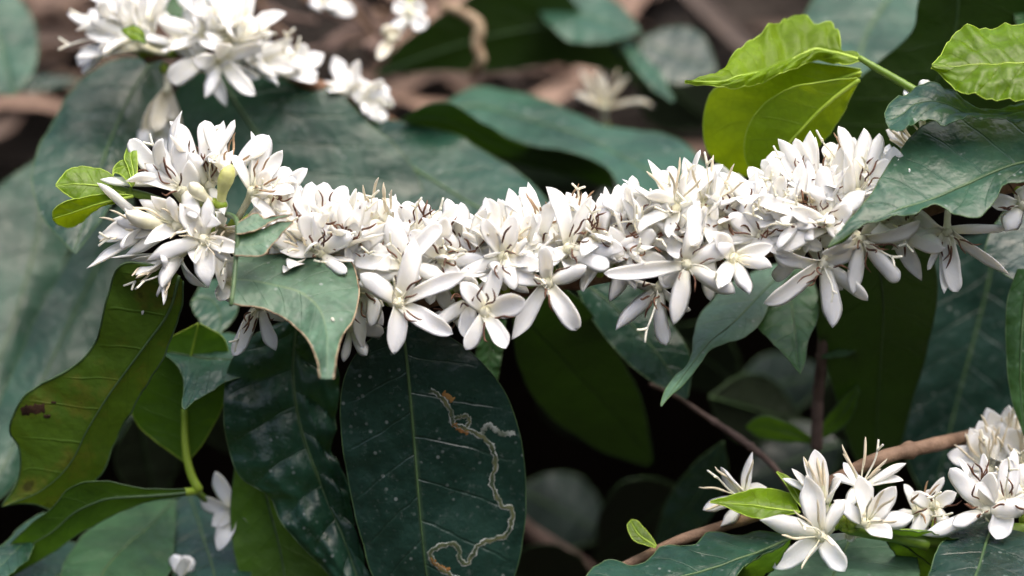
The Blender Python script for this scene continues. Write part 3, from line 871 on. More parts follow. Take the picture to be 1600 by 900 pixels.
# loose twigs tangled on the litter
r = random.Random(15)
for q in range(16):
    x0, y0 = r.uniform(395, 640), r.uniform(-20, 90)
    a = r.uniform(-1.2, 1.2)
    l = r.uniform(60, 150)
    d0 = r.uniform(160, 250)
    pts = [P(x0 + l * (t - 0.5) * math.cos(a) + r.uniform(-8, 8), y0 + l * (t - 0.5) * math.sin(a) + 30 * math.sin(2.5 * t + q) * 0.5, d0 + 10 * t) for t in (0, 0.35, 0.7, 1)]
    v, f = tube(spline(pts, 14), np.linspace(r.uniform(1.2, 2.4), 0.7, 14) * MM, 6)
    tag(make('twig', v, f, [MAT['bark_pale' if q % 3 == 0 else 'bark_dead']]), 'thin brown twig in the tangle on the litter beyond the blurred flowers', 'twig', 'twigs tangled on the litter')

# ------------------------------------------------------------------ the main flowering branch
main = thing('coffee_branch', P(1630, 272, 10), 'long coffee branch packed with white star flowers and brown anthers', 'branch')
stem([(185, 300, 4), (215, 303, 5), (255, 318, 7), (330, 345, 10), (420, 400, 12), (520, 450, 12), (620, 468, 11), (700, 466, 10), (800, 455, 9), (900, 438, 9),
      (1000, 420, 10), (1100, 402, 10), (1200, 388, 9), (1280, 374, 8), (1400, 340, 8), (1500, 308, 9), (1640, 270, 10)],
     [0.8, 1.1, 1.4, 1.6, 1.9, 2.1, 2.2, 2.3, 2.4, 2.5, 2.6, 2.7, 2.7], 'bark', main, knots=[0.16, 0.34, 0.50, 0.64, 0.78], n=140)
stem([(178, 290, 2), (195, 298, 3), (225, 306, 4), (262, 320, 6)], [0.9, 1.1, 1.3, 1.4], 'green_stem', main, name='shoot', n=20)

# leaves of the main branch
A = leaf('leaf', [(622, 500), (585, 525), (552, 560), (535, 605), (532, 660), (540, 730), (552, 790), (568, 850), (585, 905), (640, 985), (688, 1020)],
     [(626, 498), (634, 550), (641, 620), (648, 700), (655, 790), (664, 880), (676, 960), (690, 1022)],
     [(632, 500), (690, 520), (742, 556), (788, 612), (812, 680), (822, 755), (819, 825), (805, 895), (765, 975), (694, 1022)], 12, 0.01, 0.03, 3, 5,
     mat='leaf_dark', parent=main, bulge=0.9, wave=1.2, rib=0.5, n=72, m=16, nvein=9, crinkle=0.15,
     label='large dark leaf with a winding pale insect trail and straight midrib')
trail = [(672, 610), (686, 618), (698, 632), (706, 648), (708, 662), (722, 668), (745, 678), (762, 690), (772, 708), (774, 730), (768, 752), (776, 775), (786, 792), (800, 795), (799, 815),
         (792, 835), (775, 842), (750, 850), (738, 868), (728, 882), (718, 872), (716, 856), (704, 850), (682, 856), (672, 866), (680, 882), (700, 896), (715, 905)]
def ribbon(o, pts, wd, mat, seed, name='insect_trail', n=90, rag=1.8, core=None):
    p2 = spline([(x, y) for x, y in pts], n)
    rr = vnoise(np.linspace(0, n / 3, n), seed)
    tg = np.gradient(p2, axis=0); tg /= np.linalg.norm(tg, axis=1)[:, None] + 1e-9
    nn = np.stack([-tg[:, 1], tg[:, 0]], 1)
    w_ = wd * (1 + 0.35 * rr)[:, None]
    w2 = w_ * (0.58 + 0.16 * vnoise(np.linspace(0, n / 2, n), seed + 5))[:, None]
    p2 = p2 + nn * (vnoise(np.linspace(0, n / 2, n), seed + 3) * rag)[:, None]
    cols = [on_leaf(o, p2 + nn * q, h) for q, h in ((w_, 0.05), (w2, 0.20), (w2 * 0, 0.14), (-w2, 0.20), (-w_, 0.05))]
    v = np.stack(cols, 1).reshape(-1, 3)
    f = [(i * 5 + j, i * 5 + j + 1, i * 5 + j + 6, i * 5 + j + 5) for i in range(n - 1) for j in range(4)]
    mi = [1 if j in (1, 2) else 0 for i in range(n - 1) for j in range(4)]
    return make(name, v, f, [MAT[mat], MAT[core or mat]], o, mat_idx=mi)
ribbon(A, trail, 4.2, 'miner', 4, n=170, core='miner_olive')
ribbon(A, [(706, 655), (718, 652), (730, 650), (733, 660), (728, 668)], 3.4, 'miner', 8, n=40, core='miner_olive')
ribbon(A, [(752, 678), (762, 664), (775, 672), (785, 678), (805, 676)], 4.0, 'miner', 12, n=50)
ribbon(A, [(692, 614), (700, 620), (708, 626)], 4.2, 'miner_rust', 14, n=20)
ribbon(A, [(708, 662), (720, 672), (732, 676)], 3.5, 'miner_rust', 18, n=20)
ribbon(A, [(672, 872), (684, 884), (702, 892)], 3.5, 'miner_rust', 19, n=24)
leaf('leaf', [(450, 500), (395, 525), (358, 572), (350, 640), (358, 705), (378, 748), (420, 775), (438, 812), (470, 850), (520, 905), (575, 975)],
     [(465, 498), (458, 560), (462, 630), (480, 700), (510, 775), (545, 860), (578, 975)],
     [(478, 500), (510, 540), (530, 600), (526, 660), (518, 700), (536, 745), (548, 800), (566, 865), (585, 930), (582, 975)], 22, 0.02, 0.0, 2, 5,
     mat='leaf', parent=main, bulge=6.0, wave=2.6, rib=0.45, n=80, m=18, nvein=8, crinkle=0.9, label='dark puckered leaf with a scalloped margin')
# torn leaf in front of the flowers: the half right of its midrib is left, with two ragged flaps above
T0 = leaf('leaf', [(367, 399), (412, 398), (450, 398), (482, 400), (520, 396), (547, 406), (557, 430), (560, 462), (552, 500), (537, 522), (528, 550), (523, 575), (521, 592)], 
     [(365, 437), (400, 440), (440, 448), (475, 460), (500, 485), (510, 520), (511, 555), (511, 592)],
     [(362, 474), (400, 480), (430, 490), (458, 507), (480, 530), (493, 555), (497, 575), (500, 591)], -24, 0.015, -0.20, 1.5, 2.5, cm=-2.0,
     mat='leaf_torn', parent=main, bulge=0.5, wave=0.8, rib=0.0, n=60, m=14, nvein=7, ribmat='dry_edge', rim=0.22, label='torn grey green leaf with dried brown edges')
leaf('leaf_flap', [(370, 349), (386, 340), (402, 333), (412, 341), (432, 338), (457, 334)], None, [(370, 366), (393, 363), (415, 352), (436, 342), (457, 336)], -19, 0.0, -0.12,
     mat='leaf_torn', parent=T0, bulge=0.2, wave=0.6, rib=0.0, n=24, m=5, ribmat='dry_edge', rim=0.2)
leaf('leaf_flap', [(370, 366), (393, 364), (418, 354), (440, 347), (458, 346)], None, [(367, 400), (412, 399), (420, 388), (440, 366), (458, 348)], -19.5, 0.0, -0.12,
     mat='leaf_torn', parent=T0, bulge=0.2, wave=0.6, rib=0.0, n=24, m=5, ribmat='dry_edge', rim=0.2)
mv, mf = tube(spline([P(345, 335, 6), P(358, 336, -8), P(370, 345, -18), P(371, 375, -20.5), P(368, 410, -22.5), P(365, 445, -27), P(361, 476, -30)], 24), np.linspace(0.85, 0.6, 24) * MM, 8)
make('midrib', mv, mf, [MAT['midrib']], T0)
def fleck(o, pts, wd):
    c = spline(on_leaf(o, pts, 0.3), 8)
    v, f = tube(c, np.linspace(wd, wd * 0.5, 8) * MM, 6)
    make('fleck', v, f, [MAT['fleck']], o)
fleck(T0, [(508, 402), (512, 408), (514, 411)], 0.35)
fleck(T0, [(523, 420), (530, 420), (536, 422)], 0.25)
fleck(T0, [(519, 498), (521, 501), (522, 500)], 0.5)
# wavy hanging underside below the tip flowers
DL = leaf('leaf', [(272, 425), (225, 412), (186, 416), (168, 465), (153, 525), (122, 568), (62, 603), (35, 622), (15, 672), (31, 707), (27, 752), (3, 790)],
     [(280, 430), (262, 490), (215, 555), (168, 620), (135, 675), (110, 722), (65, 765), (3, 791)],
     [(286, 440), (284, 480), (268, 530), (235, 590), (203, 645), (178, 700), (148, 752), (118, 770), (88, 796), (68, 793), (40, 788), (3, 792)], 14, 0.01, 0.10, 4, 3,
     face='under', mat='leaf_olive', parent=main, bulge=0.8, wave=1.6, rib=0.45, n=64, m=12, nvein=9, rim=0.28, label='wavy edged olive leaf underside with brown blotches')
ribbon(DL, [(33, 644), (46, 640), (58, 639), (70, 638)], 7.0, 'blotch', 33, 'brown_blotch', 24, 0.8)
ribbon(DL, [(68, 650), (73, 651), (79, 650)], 3.0, 'blotch', 35, 'brown_blotch', 12, 0.4)
ribbon(DL, [(80, 628), (84, 629), (88, 629)], 2.0, 'blotch', 36, 'brown_blotch', 12, 0.3)
# big leaf lying over the flowers at the thick end of the branch
leaf('leaf', [(1640, 165), (1600, 170), (1535, 174), (1475, 180), (1432, 204), (1402, 240), (1380, 272), (1356, 310), (1322, 348), (1294, 386)],
     [(1650, 240), (1590, 256), (1520, 282), (1455, 310), (1400, 330), (1345, 352), (1294, 386)],
     [(1660, 270), (1600, 285), (1572, 288), (1555, 312), (1530, 335), (1502, 338), (1478, 326), (1462, 320), (1446, 326), (1430, 340), (1395, 336), (1345, 352), (1318, 372), (1294, 387)], -16, 0.0, -0.17, 2, 2, cm=2.5,
     mat='leaf_dusty', parent=main, bulge=0.8, wave=1.5, rib=0.45, n=64, m=14, label='big grey green leaf draped over the flowers')
leaf('leaf', [(1356, 340), (1335, 350), (1315, 366), (1293, 386)], None, [(1362, 343), (1340, 356), (1320, 376), (1294, 388)], -19, 0.0, 0.1, face='under', mat='leaf_mid', parent=main, rib=0.0, n=20, m=4, wave=0.2,
     label='folded green tip of the big leaf')
leaf('leaf', [(1640, 150), (1600, 160), (1560, 172), (1515, 160), (1480, 140), (1455, 133), (1430, 138), (1402, 150), (1384, 172), (1383, 186)], None,
     [(1640, 185), (1580, 186), (1530, 188), (1480, 190), (1450, 186), (1430, 192), (1412, 207), (1395, 204), (1384, 190)], -6, 0.0, -0.24, mat='leaf_dusty', parent=main, bulge=1.6, wave=2.0, rib=0.3, n=44,
     label='blunt wavy leaf behind the big grey green leaf') 
# leaf with the twisted tip
leaf('leaf', [(1240, 405), (1180, 425), (1130, 452), (1096, 488), (1084, 525), (1080, 558), (1052, 590), (1038, 612), (1032, 633)],
     [(1240, 410), (1195, 452), (1150, 500), (1112, 532), (1084, 565), (1058, 600), (1032, 634)],
     [(1245, 415), (1205, 470), (1190, 502), (1155, 530), (1112, 545), (1092, 572), (1068, 600), (1048, 618), (1033, 635)], 14, 0.0, -0.28, 1, 1, mat='leaf_torn', parent=main, bulge=0.5, wave=0.8, rib=0.35,
     label='grey green leaf with a twisted pointed tip')
# young leaves at the tip
leaf('young_leaf', [(196, 300), (182, 282), (165, 268), (140, 261), (112, 264), (97, 275), (87, 289)], [(196, 302), (170, 293), (140, 289), (112, 288), (87, 290)],
     [(196, 303), (175, 305), (150, 313), (122, 313), (104, 304), (87, 291)], 2, 0.02, -0.10, 1, 1, mat='leaf_young', parent=main, bulge=0.4, wave=0.5, rib=0.4, ribmat='midrib_young')
leaf('young_leaf', [(208, 305), (175, 303), (145, 305), (122, 310), (100, 316), (84, 328), (82, 340)], [(208, 306), (175, 312), (140, 322), (110, 332), (82, 341)],
     [(208, 307), (180, 316), (150, 328), (128, 345), (112, 356), (92, 352), (82, 342)], -1, 0.02, 0.12, 1, 1, face='under', mat='leaf_young', parent=main, bulge=0.4, wave=0.5, rib=0.4, ribmat='midrib_young')
leaf('young_leaf', [(206, 292), (192, 276), (180, 270), (176, 275)], None, [(207, 290), (212, 262), (205, 248), (188, 252), (178, 262), (176, 273)], 0, 0.0, -0.1, mat='leaf_young', parent=main, bulge=0.2, wave=0.2, rib=0.25, ribmat='midrib_young')
leaf('young_leaf', [(208, 290), (200, 262), (194, 246), (200, 228), (207, 219)], None, [(209, 290), (214, 270), (214, 246), (212, 230), (208, 219)], 1, 0.0, -0.1, mat='leaf_young', parent=main, bulge=0.2, wave=0.2, rib=0.25, ribmat='midrib_young')
v, f = tube(spline([P(206, 288, 1), P(204, 296, 2), P(210, 306, 4)], 8), 0.55 * MM, 8)
make('petiole', v, f, [MAT['green_stem']], main)

def fl(*a, **k):
    return flower(main, *a, **k)
# --- tip group
fl(286, 297, -2, [(206, 280, 0.3), (226, 256, -0.5), (243, 224, 0.4), (287, 214, 0.3), (300, 330, 1)], 'b')
fl(328, 290, 0, [(320, 188, 0.2, 1.15), (346, 194, -0.3, 1.0), (302, 250, 0.8), (362, 238, 0.3), (345, 325, 1)], 'b')
fl(394, 300, -2, [(392, 205, -0.2, 0.5), (420, 211, 0.3, 1.1), (440, 238, 0.2), (448, 300, 1), (420, 342, 1), (362, 240, 0.2, 0.8)], 't')
fl(425, 305, 2, [(446, 330, 1), (455, 290, 0.4), (400, 345, 1), (452, 262, 0)], 'b')
bud(main, (345, 322, -6), (362, 258, -10), 2.2, 'bud_yellow')
bud(main, (334, 318, -5), (297, 286, -9), 2.0, 'bud')
fl(277, 352, -2, [(159, 368, 0.1, 1.35), (176, 342, -0.2), (217, 312, 0.2), (196, 398, 0.3, 1.2), (268, 318, 0.6)], 'c')
bud(main, (275, 352, 0), (197, 333, -11), 2.3, 'bud')
fl(318, 374, -6, [(281, 318, 0.4, 1.25), (229, 407, 0.9, 1.0), (326, 450, 0.6, 1.2), (364, 388, 0.3), (324, 320, 0.3, 0.9), (366, 410, 0.1, 0.7)], 'c', stl=0.6)
fl(280, 398, -3, [(212, 430, 0.6), (238, 470, 0.5, 1.15), (325, 450, -0.2, 0.7), (255, 440, 0.8), (200, 410, -0.3)], 'c', ax=(-0.8, 0.55, 0.3))
fl(404, 476, 4, [(363, 556, 0.2, 0.85), (431, 548, 0.3, 1.1), (345, 465, 0.2, 0.8), (445, 500, 0.2), (400, 420, 0.5)], 'b', ax=(-0.2, 0.7, 0.5))
fl(360, 440, 6, [(346, 462, 0.8), (352, 420, 0.3), (390, 470, 0), (372, 400, 0)], 'b')
for i, (x, y, d, ax, st) in enumerate([(262, 285, 4, (-0.5, -0.7, 0.5), 'b'), (312, 275, 5, (0.0, -0.9, 0.4), 'b'), (352, 280, 5, (0.3, -0.8, 0.5), 't'), (235, 360, 3, (-0.8, 0.0, 0.6), 'c'),
                                       (262, 400, 4, (-0.6, 0.5, 0.5), 'c'), (300, 345, 3, (-0.2, 0, 1), 'c'), (345, 360, 6, (0.3, 0.3, 0.8), 'c'), (410, 335, 5, (0.4, -0.2, 0.8), 'b')]):
    auto_flower(main, x, y, d, ax, st, 18, 0.75, i * 37 + 2)
# --- behind and above the torn leaf
fl(470, 372, 0, [(458, 276, 0.2, 1.0), (487, 284, 0.4, 1.0), (425, 372, 0.3), (440, 410, 0.6), (505, 420, 0.6)], 'b')
fl(508, 352, 1, [(505, 290, 0.3), (544, 290, 0.2, 1.0), (472, 320, 0.5), (545, 375, 0.5), (500, 410, 0.7)], 'b')
fl(552, 366, -1, [(590, 309, 0.3, 0.95), (520, 325, 0.3), (505, 385, 0.6), (548, 425, 0.8), (598, 395, 0.7)], 'b')
fl(500, 395, -5, [(480, 345, 0.8, 1.1), (540, 372, 0.8), (450, 392, 0.4), (530, 420, 0.8)], 'b')
fl(440, 330, 6, [(430, 270, 0), (470, 290, 0), (412, 330, 0.3), (450, 385, 0.5)], 'b')
fl(575, 345, 6, [(560, 300, 0), (600, 312, 0), (545, 330, 0), (615, 350, 0.4), (590, 390, 0.6)], 'c')
# --- middle left, the large open star
fl(622, 474, -12, [(616, 554, 0.2, 1.15), (708, 522, 0.3, 1.2), (562, 428, 0.4, 1.1), (648, 372, 0.2, 1.3), (735, 424, 0.3, 1.0)], 'b')
fl(633, 418, -7, [(551, 406, 0.2, 1.0), (607, 336, 0.3, 1.2), (690, 352, 0.4, 1.2), (560, 445, 0.3), (690, 430, 0.4)], 'b')
fl(560, 455, 0, [(597, 506, 0.5), (568, 547, 0.3, 0.9), (545, 425, 0.5), (600, 430, 0.4), (530, 500, 0.2)], 'b')
fl(548, 512, 4, [(567, 545, 0.6, 0.9), (537, 566, 0.1, 0.5), (600, 520, 0.2)], 'n', style=False)
fl(645, 370, 2, [(607, 305, 0.1, 0.6), (634, 312, 0.2), (668, 322, 0.1, 0.5), (695, 345, 0.4), (660, 420, 0.7)], 'b')
fl(610, 350, 4, [(590, 312, 0.1), (618, 303, 0, 0.5), (575, 360, 0.4), (640, 345, 0.4)], 'c')
fl(665, 365, 4, [(640, 322, 0), (664, 330, 0.3, 0.8), (690, 330, 0.2), (700, 380, 0.6)], 'b')
fl(715, 388, 0, [(698, 309, 0.1, 0.9), (720, 316, 0.3, 1.0), (680, 350, 0.3), (760, 400, 0.5), (700, 440, 0.7)], 'b')
fl(745, 375, 3, [(716, 330, 0.2), (760, 333, 0.3, 1.0), (782, 340, 0.3, 0.8), (790, 395, 0.6), (730, 420, 0.6)], 'b')
fl(690, 405, -4, [(645, 365, 0.5), (695, 352, 0.6), (745, 405, 0.7), (665, 440, 0.6), (720, 440, 0.7)], 'b')
fl(786, 400, -10, [(712, 436, 0.3, 1.1), (832, 414, 0.5, 1.0), (760, 350, 0.6), (800, 345, 0.4), (800, 440, 0.5)], 'b')
fl(757, 488, -12, [(780, 412, 0.3, 1.05), (728, 546, 0.4, 1.0), (790, 545, 0.6, 1.15), (814, 470, 0.7, 1.25), (730, 452, 0.6)], 'b', stl=1.1)
fl(735, 470, -6, [(735, 440, 0.8, 1.2), (690, 500, 0.4), (765, 445, 0.6), (730, 515, 0.6)], 'b')
fl(710, 490, 2, [(680, 500, 0.3), (738, 518, 0.2, 0.9), (690, 455, 0.5)], 'b')
# --- centre
fl(816, 388, -4, [(795, 294, 0.1, 1.15), (770, 372, 0.4), (838, 348, 0.7, 1.2), (862, 400, 0.8), (800, 350, 0.9)], 'c', stl=0.5)
fl(848, 350, 3, [(825, 284, 0, 0.55), (808, 330, 0.2), (880, 330, 0.3), (868, 395, 0.5)], 't')
fl(856, 442, -10, [(799, 531, 0.2, 1.15), (901, 517, 0.2, 1.05), (772, 426, 0.2, 1.0), (915, 416, 0.4, 1.0), (850, 398, 0.8)], 'b')
fl(888, 388, -8, [(857, 288, 0.1, 1.15), (952, 418, 0.5, 1.15), (842, 418, 0.6, 1.0), (976, 399, 0.3, 0.9), (924, 306, 0.2, 0.95)], 'b')
fl(926, 372, -1, [(944, 303, 0.2, 1.05), (967, 303, 0.1, 1.0), (1005, 380, 0.4), (920, 430, 0.6), (890, 340, 0.4)], 'b')
fl(905, 345, 4, [(885, 300, 0), (915, 296, 0, 0.6), (945, 330, 0.3), (870, 340, 0.3)], 't')
fl(968, 372, 1, [(960, 310, 0), (985, 335, 0.3), (1010, 350, 0.3), (1000, 410, 0.6), (930, 400, 0.6)], 'b')
fl(980, 400, -4, [(935, 392, 0.5), (1010, 368, 0.6), (1030, 410, 0.6), (990, 440, 0.6), (960, 365, 0.5)], 'b')
# --- right of centre
fl(1056, 326, -4, [(972, 280, 0.2, 1.0), (1012, 252, 0.2, 1.1), (1130, 257, 0.1, 0.95), (1005, 352, 0.7, 1.0), (1090, 300, 0.2), (1048, 360, 0.9, 0.9)], 'c', ax=(0, -0.9, 0.45))
fl(1100, 322, -2, [(1090, 262, 0.1, 0.7), (1128, 275, 0.2), (1150, 310, 0.4), (1110, 372, 0.8), (1070, 355, 0.7)], 'c', ax=(0.2, -0.9, 0.4))
fl(1073, 414, -12, [(1083, 320, 0.2, 1.1), (1145, 382, 0.3, 1.05), (1149, 458, 0.3, 1.1), (1052, 508, 0.3, 1.1), (943, 427, 0.1, 1.0)], 'b', stl=0.8)
fl(1028, 450, -5, [(962, 516, 0.2, 1.05), (1041, 540, 0.2, 1.05), (1067, 476, 0.7), (975, 425, 0.3), (1060, 430, 0.5)], 'b', ax=(-0.4, 0.6, 0.5))
fl(1146, 404, -9, [(1122, 372, 0.8), (1208, 384, 0.5, 1.05), (1192, 414, 0.7, 0.9), (1165, 446, 0.8, 1.1), (1128, 440, 0.9)], 'c', ax=(0.15, 0.0, 1), stl=0.55)
fl(1010, 372, -3, [(972, 302, 0.3, 0.9), (960, 400, 0.5), (1035, 330, 0.5, 1.1), (1060, 385, 0.6), (1000, 425, 0.7)], 'b')
fl(1125, 345, 0, [(1140, 290, 0.2), (1108, 290, 0.2), (1172, 320, 0.4), (1165, 370, 0.6), (1110, 385, 0.6)], 'b')
fl(1165, 345, 3, [(1150, 305, 0.2), (1185, 310, 0.2), (1205, 350, 0.5), (1150, 385, 0.6)], 'b')
fl(1188, 372, -4, [(1120, 370, 0.2, 1.0), (1165, 325, 0.6), (1240, 350, 0.6), (1225, 395, 0.6), (1150, 345, 0.6)], 'b')
# --- thick end
fl(1272, 300, 0, [(1199, 244, 0.2, 1.15), (1219, 222, 0, 1.0), (1266, 204, 0.1, 1.0), (1161, 290, 0.2, 0.95), (1243, 216, -0.2)], 'b')
fl(1290, 345, -8, [(1284, 258, 0.5, 1.2), (1204, 332, 0.2, 1.05), (1168, 305, 0.1, 1.1), (1352, 300, 0.4, 1.3), (1318, 372, 0.8)], 'b', stl=0.7)
fl(1343, 302, -3, [(1310, 197, 0.1, 1.25), (1350, 200, 0.2, 1.15), (1374, 208, 0, 1.0), (1393, 250, 0.4), (1368, 302, 0.9)], 'b')
fl(1310, 270, 5, [(1290, 225, -0.2), (1335, 215, -0.2, 0.9), (1270, 260, 0), (1340, 260, 0.2)], 't')
fl(1235, 300, 4, [(1165, 308, 0, 0.9), (1190, 250, 0), (1240, 240, 0), (1250, 340, 0.5), (1195, 330, 0.4)], 'b')
fl(1296, 354, -9, [(1210, 390, 0.3, 1.05), (1240, 330, 0.6), (1322, 372, 0.8), (1320, 330, 0.6)], 'b', stl=0.7)
fl(1230, 352, -3, [(1148, 372, 0.2, 1.0), (1170, 330, 0.4), (1215, 300, 0.5), (1270, 380, 0.6), (1190, 385, 0.6)], 'b')
fl(1287, 412, -8, [(1193, 474, 0.3, 1.35), (1302, 509, 0.2, 1.15), (1212, 392, 0.3, 1.1), (1356, 470, 0.2, 1.05), (1340, 385, 0.4, 0.9)], 'b', ax=(-0.25, 0.5, 0.7))
fl(1345, 372, -9, [(1334, 460, 0.3, 1.1), (1412, 443, 0.2, 1.1), (1438, 345, 0.2, 1.0), (1292, 392, 0.5), (1370, 330, 0.4)], 'b', ax=(0.3, 0.5, 0.6))
fl(1480, 360, 2, [(1393, 390, 0.2, 1.0), (1497, 456, 0.2, 1.05), (1475, 452, 0.4, 0.8), (1578, 430, 0.1, 1.1), (1584, 360, 0.1, 1.0), (1438, 330, 0.3), (1449, 420, 0.4, 0.8)], 'b', ax=(-0.05, 0.75, 0.5))
fl(1425, 352, 3, [(1380, 365, 0.2), (1440, 330, 0.2), (1400, 330, 0.3), (1460, 380, 0.4)], 'b')
fl(1596, 322, 1, [(1544, 316, 0.2, 1.1), (1577, 352, 0.4, 1.1), (1640, 330, 0), (1600, 290, 0)], 'b')
fl(1440, 246, 10, [(1384, 203, 0, 1.0), (1388, 236, 0.3, 0.6), (1440, 200, -0.2)], 'c')
fl(1440, 165, 9, [(1412, 140, 0), (1470, 135, 0), (1450, 125, 0)], 'n', style=False)

# --- more flowers crowding the wood behind the ones in front
r = random.Random(77)
for i, x in enumerate(range(446, 1420, 40)):
    topy = float(np.interp(x, [430, 480, 600, 700, 800, 900, 1000, 1050, 1130, 1200, 1300, 1420], [300, 300, 318, 332, 318, 312, 285, 272, 285, 268, 232, 235]))
    y = topy + r.uniform(72, 104)
    auto_flower(main, x + r.uniform(-8, 8), y, r.uniform(4, 11), (r.uniform(-0.5, 0.5), -0.9, r.uniform(0.1, 0.6)), r.choice('bbbtc'), r.uniform(16.5, 19.5), r.uniform(0.3, 0.85), i * 17 + 3)
for i, (x, y, d, ax) in enumerate([(505, 420, 2, (-0.2, 0.1, 1)), (590, 420, 0, (0, -0.1, 1)), (660, 395, 1, (0.2, -0.3, 1)), (735, 405, -2, (0, -0.2, 1)), 
                                   (990, 390, -1, (0, -0.2, 1)), (1035, 380, 1, (0, 0, 1)), (1110, 385, 1, (0.1, -0.1, 1)), (1205, 345, -2, (-0.3, -0.1, 1)),
                                   (1240, 330, 0, (-0.2, -0.4, 1)), (1260, 375, 2, (0, 0.4, 1)), (1325, 330, -1, (0.3, -0.1, 1)), (1390, 350, 5, (0, 0.5, 0.8)), (445, 355, 3, (-0.3, -0.3, 1)), (545, 395, 1, (0, 0, 1))]):
    auto_flower(main, x, y, d, ax, 'b', r.uniform(15, 18), r.uniform(0.95, 1.3), i * 29 + 11)

for i in range(34):
    x = r.uniform(430, 1400)
    topy = float(np.interp(x, [430, 600, 800, 1000, 1050, 1200, 1300, 1420], [320, 335, 335, 305, 290, 290, 250, 255]))
    y = topy + r.uniform(40, 95)
    auto_flower(main, x, y, r.uniform(-3, 6), (r.uniform(-0.6, 0.6), r.uniform(-0.9, -0.2), r.uniform(0.4, 0.9)), r.choice('bbbc'), r.uniform(14, 18), r.uniform(0.5, 1.15), i * 31 + 7)

# ------------------------------------------------------------------ lower flowering branch
low = thing('coffee_branch', P(1640, 655, 42), 'pale brown lower branch with fresh white flowers and cream anthers', 'branch')
stem([(965, 890, 16), (1010, 868, 15), (1060, 845, 14), (1130, 822, 13), (1200, 798, 12), (1290, 758, 12), (1370, 718, 12), (1450, 697, 20), (1530, 680, 36), (1650, 655, 42)],
     [1.3, 1.5, 1.7, 1.9, 2.0, 2.1, 2.2, 2.3], 'bark_pale', low, knots=[0.33, 0.62, 0.84], n=110)
stem([(1450, 850, 0), (1400, 838, -1), (1350, 830, -2), (1318, 822, -2), (1290, 790, 4), (1270, 775, 10)], [1.9, 1.9, 1.8, 1.6, 1.6, 1.8], 'green_stem', low, name='shoot', n=30)
stem([(1380, 835, -2), (1480, 842, 2), (1560, 835, 5), (1650, 820, 8)], [1.8, 2.4, 2.4, 2.4], 'green_stem', low, name='shoot', n=30)
def fl(*a, **k):
    return flower(low, *a, **k)
fl(1164, 776, 13, [(1176, 706, 0.1, 0.95), (1128, 730, 0.1, 1.0), (1098, 797, 0.1, 0.9), (1128, 823, 0.2, 1.0), (1190, 765, 0.3)], 'c', ax=(-0.7, -0.1, 0.5))
fl(1284, 838, -8, [(1189, 812, 0.2, 1.25), (1207, 887, 0.2, 1.2), (1312, 880, 0.5, 1.25), (1321, 780, 0.3, 1.05), (1262, 742, 0.3, 1.55)], 'c', ax=(-0.35, 0.0, 0.8))
fl(1288, 788, -2, [(1273, 702, 0.1, 1.1), (1237, 732, 0.2, 1.0), (1308, 755, 0.3, 1.1), (1222, 748, -0.2), (1255, 715, 0)], 'c', ax=(-0.1, -0.9, 0.2))
fl(1345, 762, 0, [(1301, 742, 0.0, 1.0), (1416, 724, 0.1, 1.1), (1412, 750, 0.3, 1.1), (1330, 790, 0.8, 1.1), (1318, 722, -0.2)], 'c', ax=(0.05, -0.95, 0.25))
fl(1352, 818, -7, [(1342, 742, 0.3, 1.15), (1428, 806, 0.3, 1.15), (1384, 836, 0.6, 1.1), (1316, 790, 0.3, 0.9), (1400, 760, 0.3, 1.2)], 'c', ax=(0.3, -0.2, 0.8))
fl(1330, 838, 2, [(1328, 844, 0.2, 0.6), (1300, 840, 0.3, 0.6)], 'n', style=False)
bud(low, (1322, 826, -4), (1316, 806, -6), 1.5, 'calyx', 'calyx_cup')
bud(low, (1330, 828, -4), (1334, 808, -7), 1.6, 'calyx', 'calyx_cup')
fl(1432, 800, 12, [(1412, 756, 0, 0.6), (1462, 765, 0.1, 1.0), (1475, 745, 0, 0.5), (1405, 810, 0.3), (1470, 810, 0.3, 1.2), (1440, 840, 0.4)], 't', tube_to=P(1440, 843, 6))
fl(1460, 790, 8, [(1425, 770, 0), (1495, 770, 0.2), (1480, 835, 0.5), (1430, 830, 0.5)], 'b', tube_to=P(1465, 842, 4))
fl(1540, 798, -2, [(1484, 731, 0.1, 1.2), (1545, 752, 0.5, 1.2), (1440, 836, 0.2, 1.1), (1590, 792, 0.6, 1.2), (1500, 815, 0.5)], 'b')
fl(1572, 790, -1, [(1580, 716, 0.1, 1.35), (1584, 702, -0.1, 0.8), (1535, 765, 0.5), (1620, 775, 0.3), (1560, 830, 0.6, 1.3)], 'b')
fl(1535, 775, 6, [(1496, 715, 0, 0.5), (1536, 708, 0, 0.5), (1515, 735, 0.2), (1560, 740, 0.2)], 'b')
fl(1600, 770, 2, [(1595, 725, 0), (1640, 740, 0), (1580, 760, 0.5), (1620, 810, 0.3)], 'b')
for q in [(1560, 725, 26), (1585, 715, 30), (1600, 730, 24), (1572, 705, 28), (1545, 735, 24)]:
    fl(q[0], q[1], q[2], [(q[0] - 65, q[1] - 25, 0, 1.1), (q[0] - 30, q[1] - 68, 0, 1.4), (q[0] + 5, q[1] - 72, 0.2, 1.4), (q[0] + 40, q[1] - 50, 0, 1.3), (q[0] - 20, q[1] - 50, 0.6, 1.5), (q[0] - 55, q[1] + 15, 0.2, 0.9)], 'c')
leaf('young_leaf', [(1248, 797), (1235, 772), (1200, 764), (1160, 768), (1130, 777), (1110, 783)], [(1250, 800), (1200, 793), (1150, 786), (1110, 784)],
     [(1248, 802), (1225, 805), (1190, 811), (1160, 803), (1130, 790), (1110, 785)], -1, 0, -0.15, 1, 1, mat='leaf_young', parent=low, bulge=0.5, wave=0.4, rib=0.4, ribmat='midrib_young', n=36)
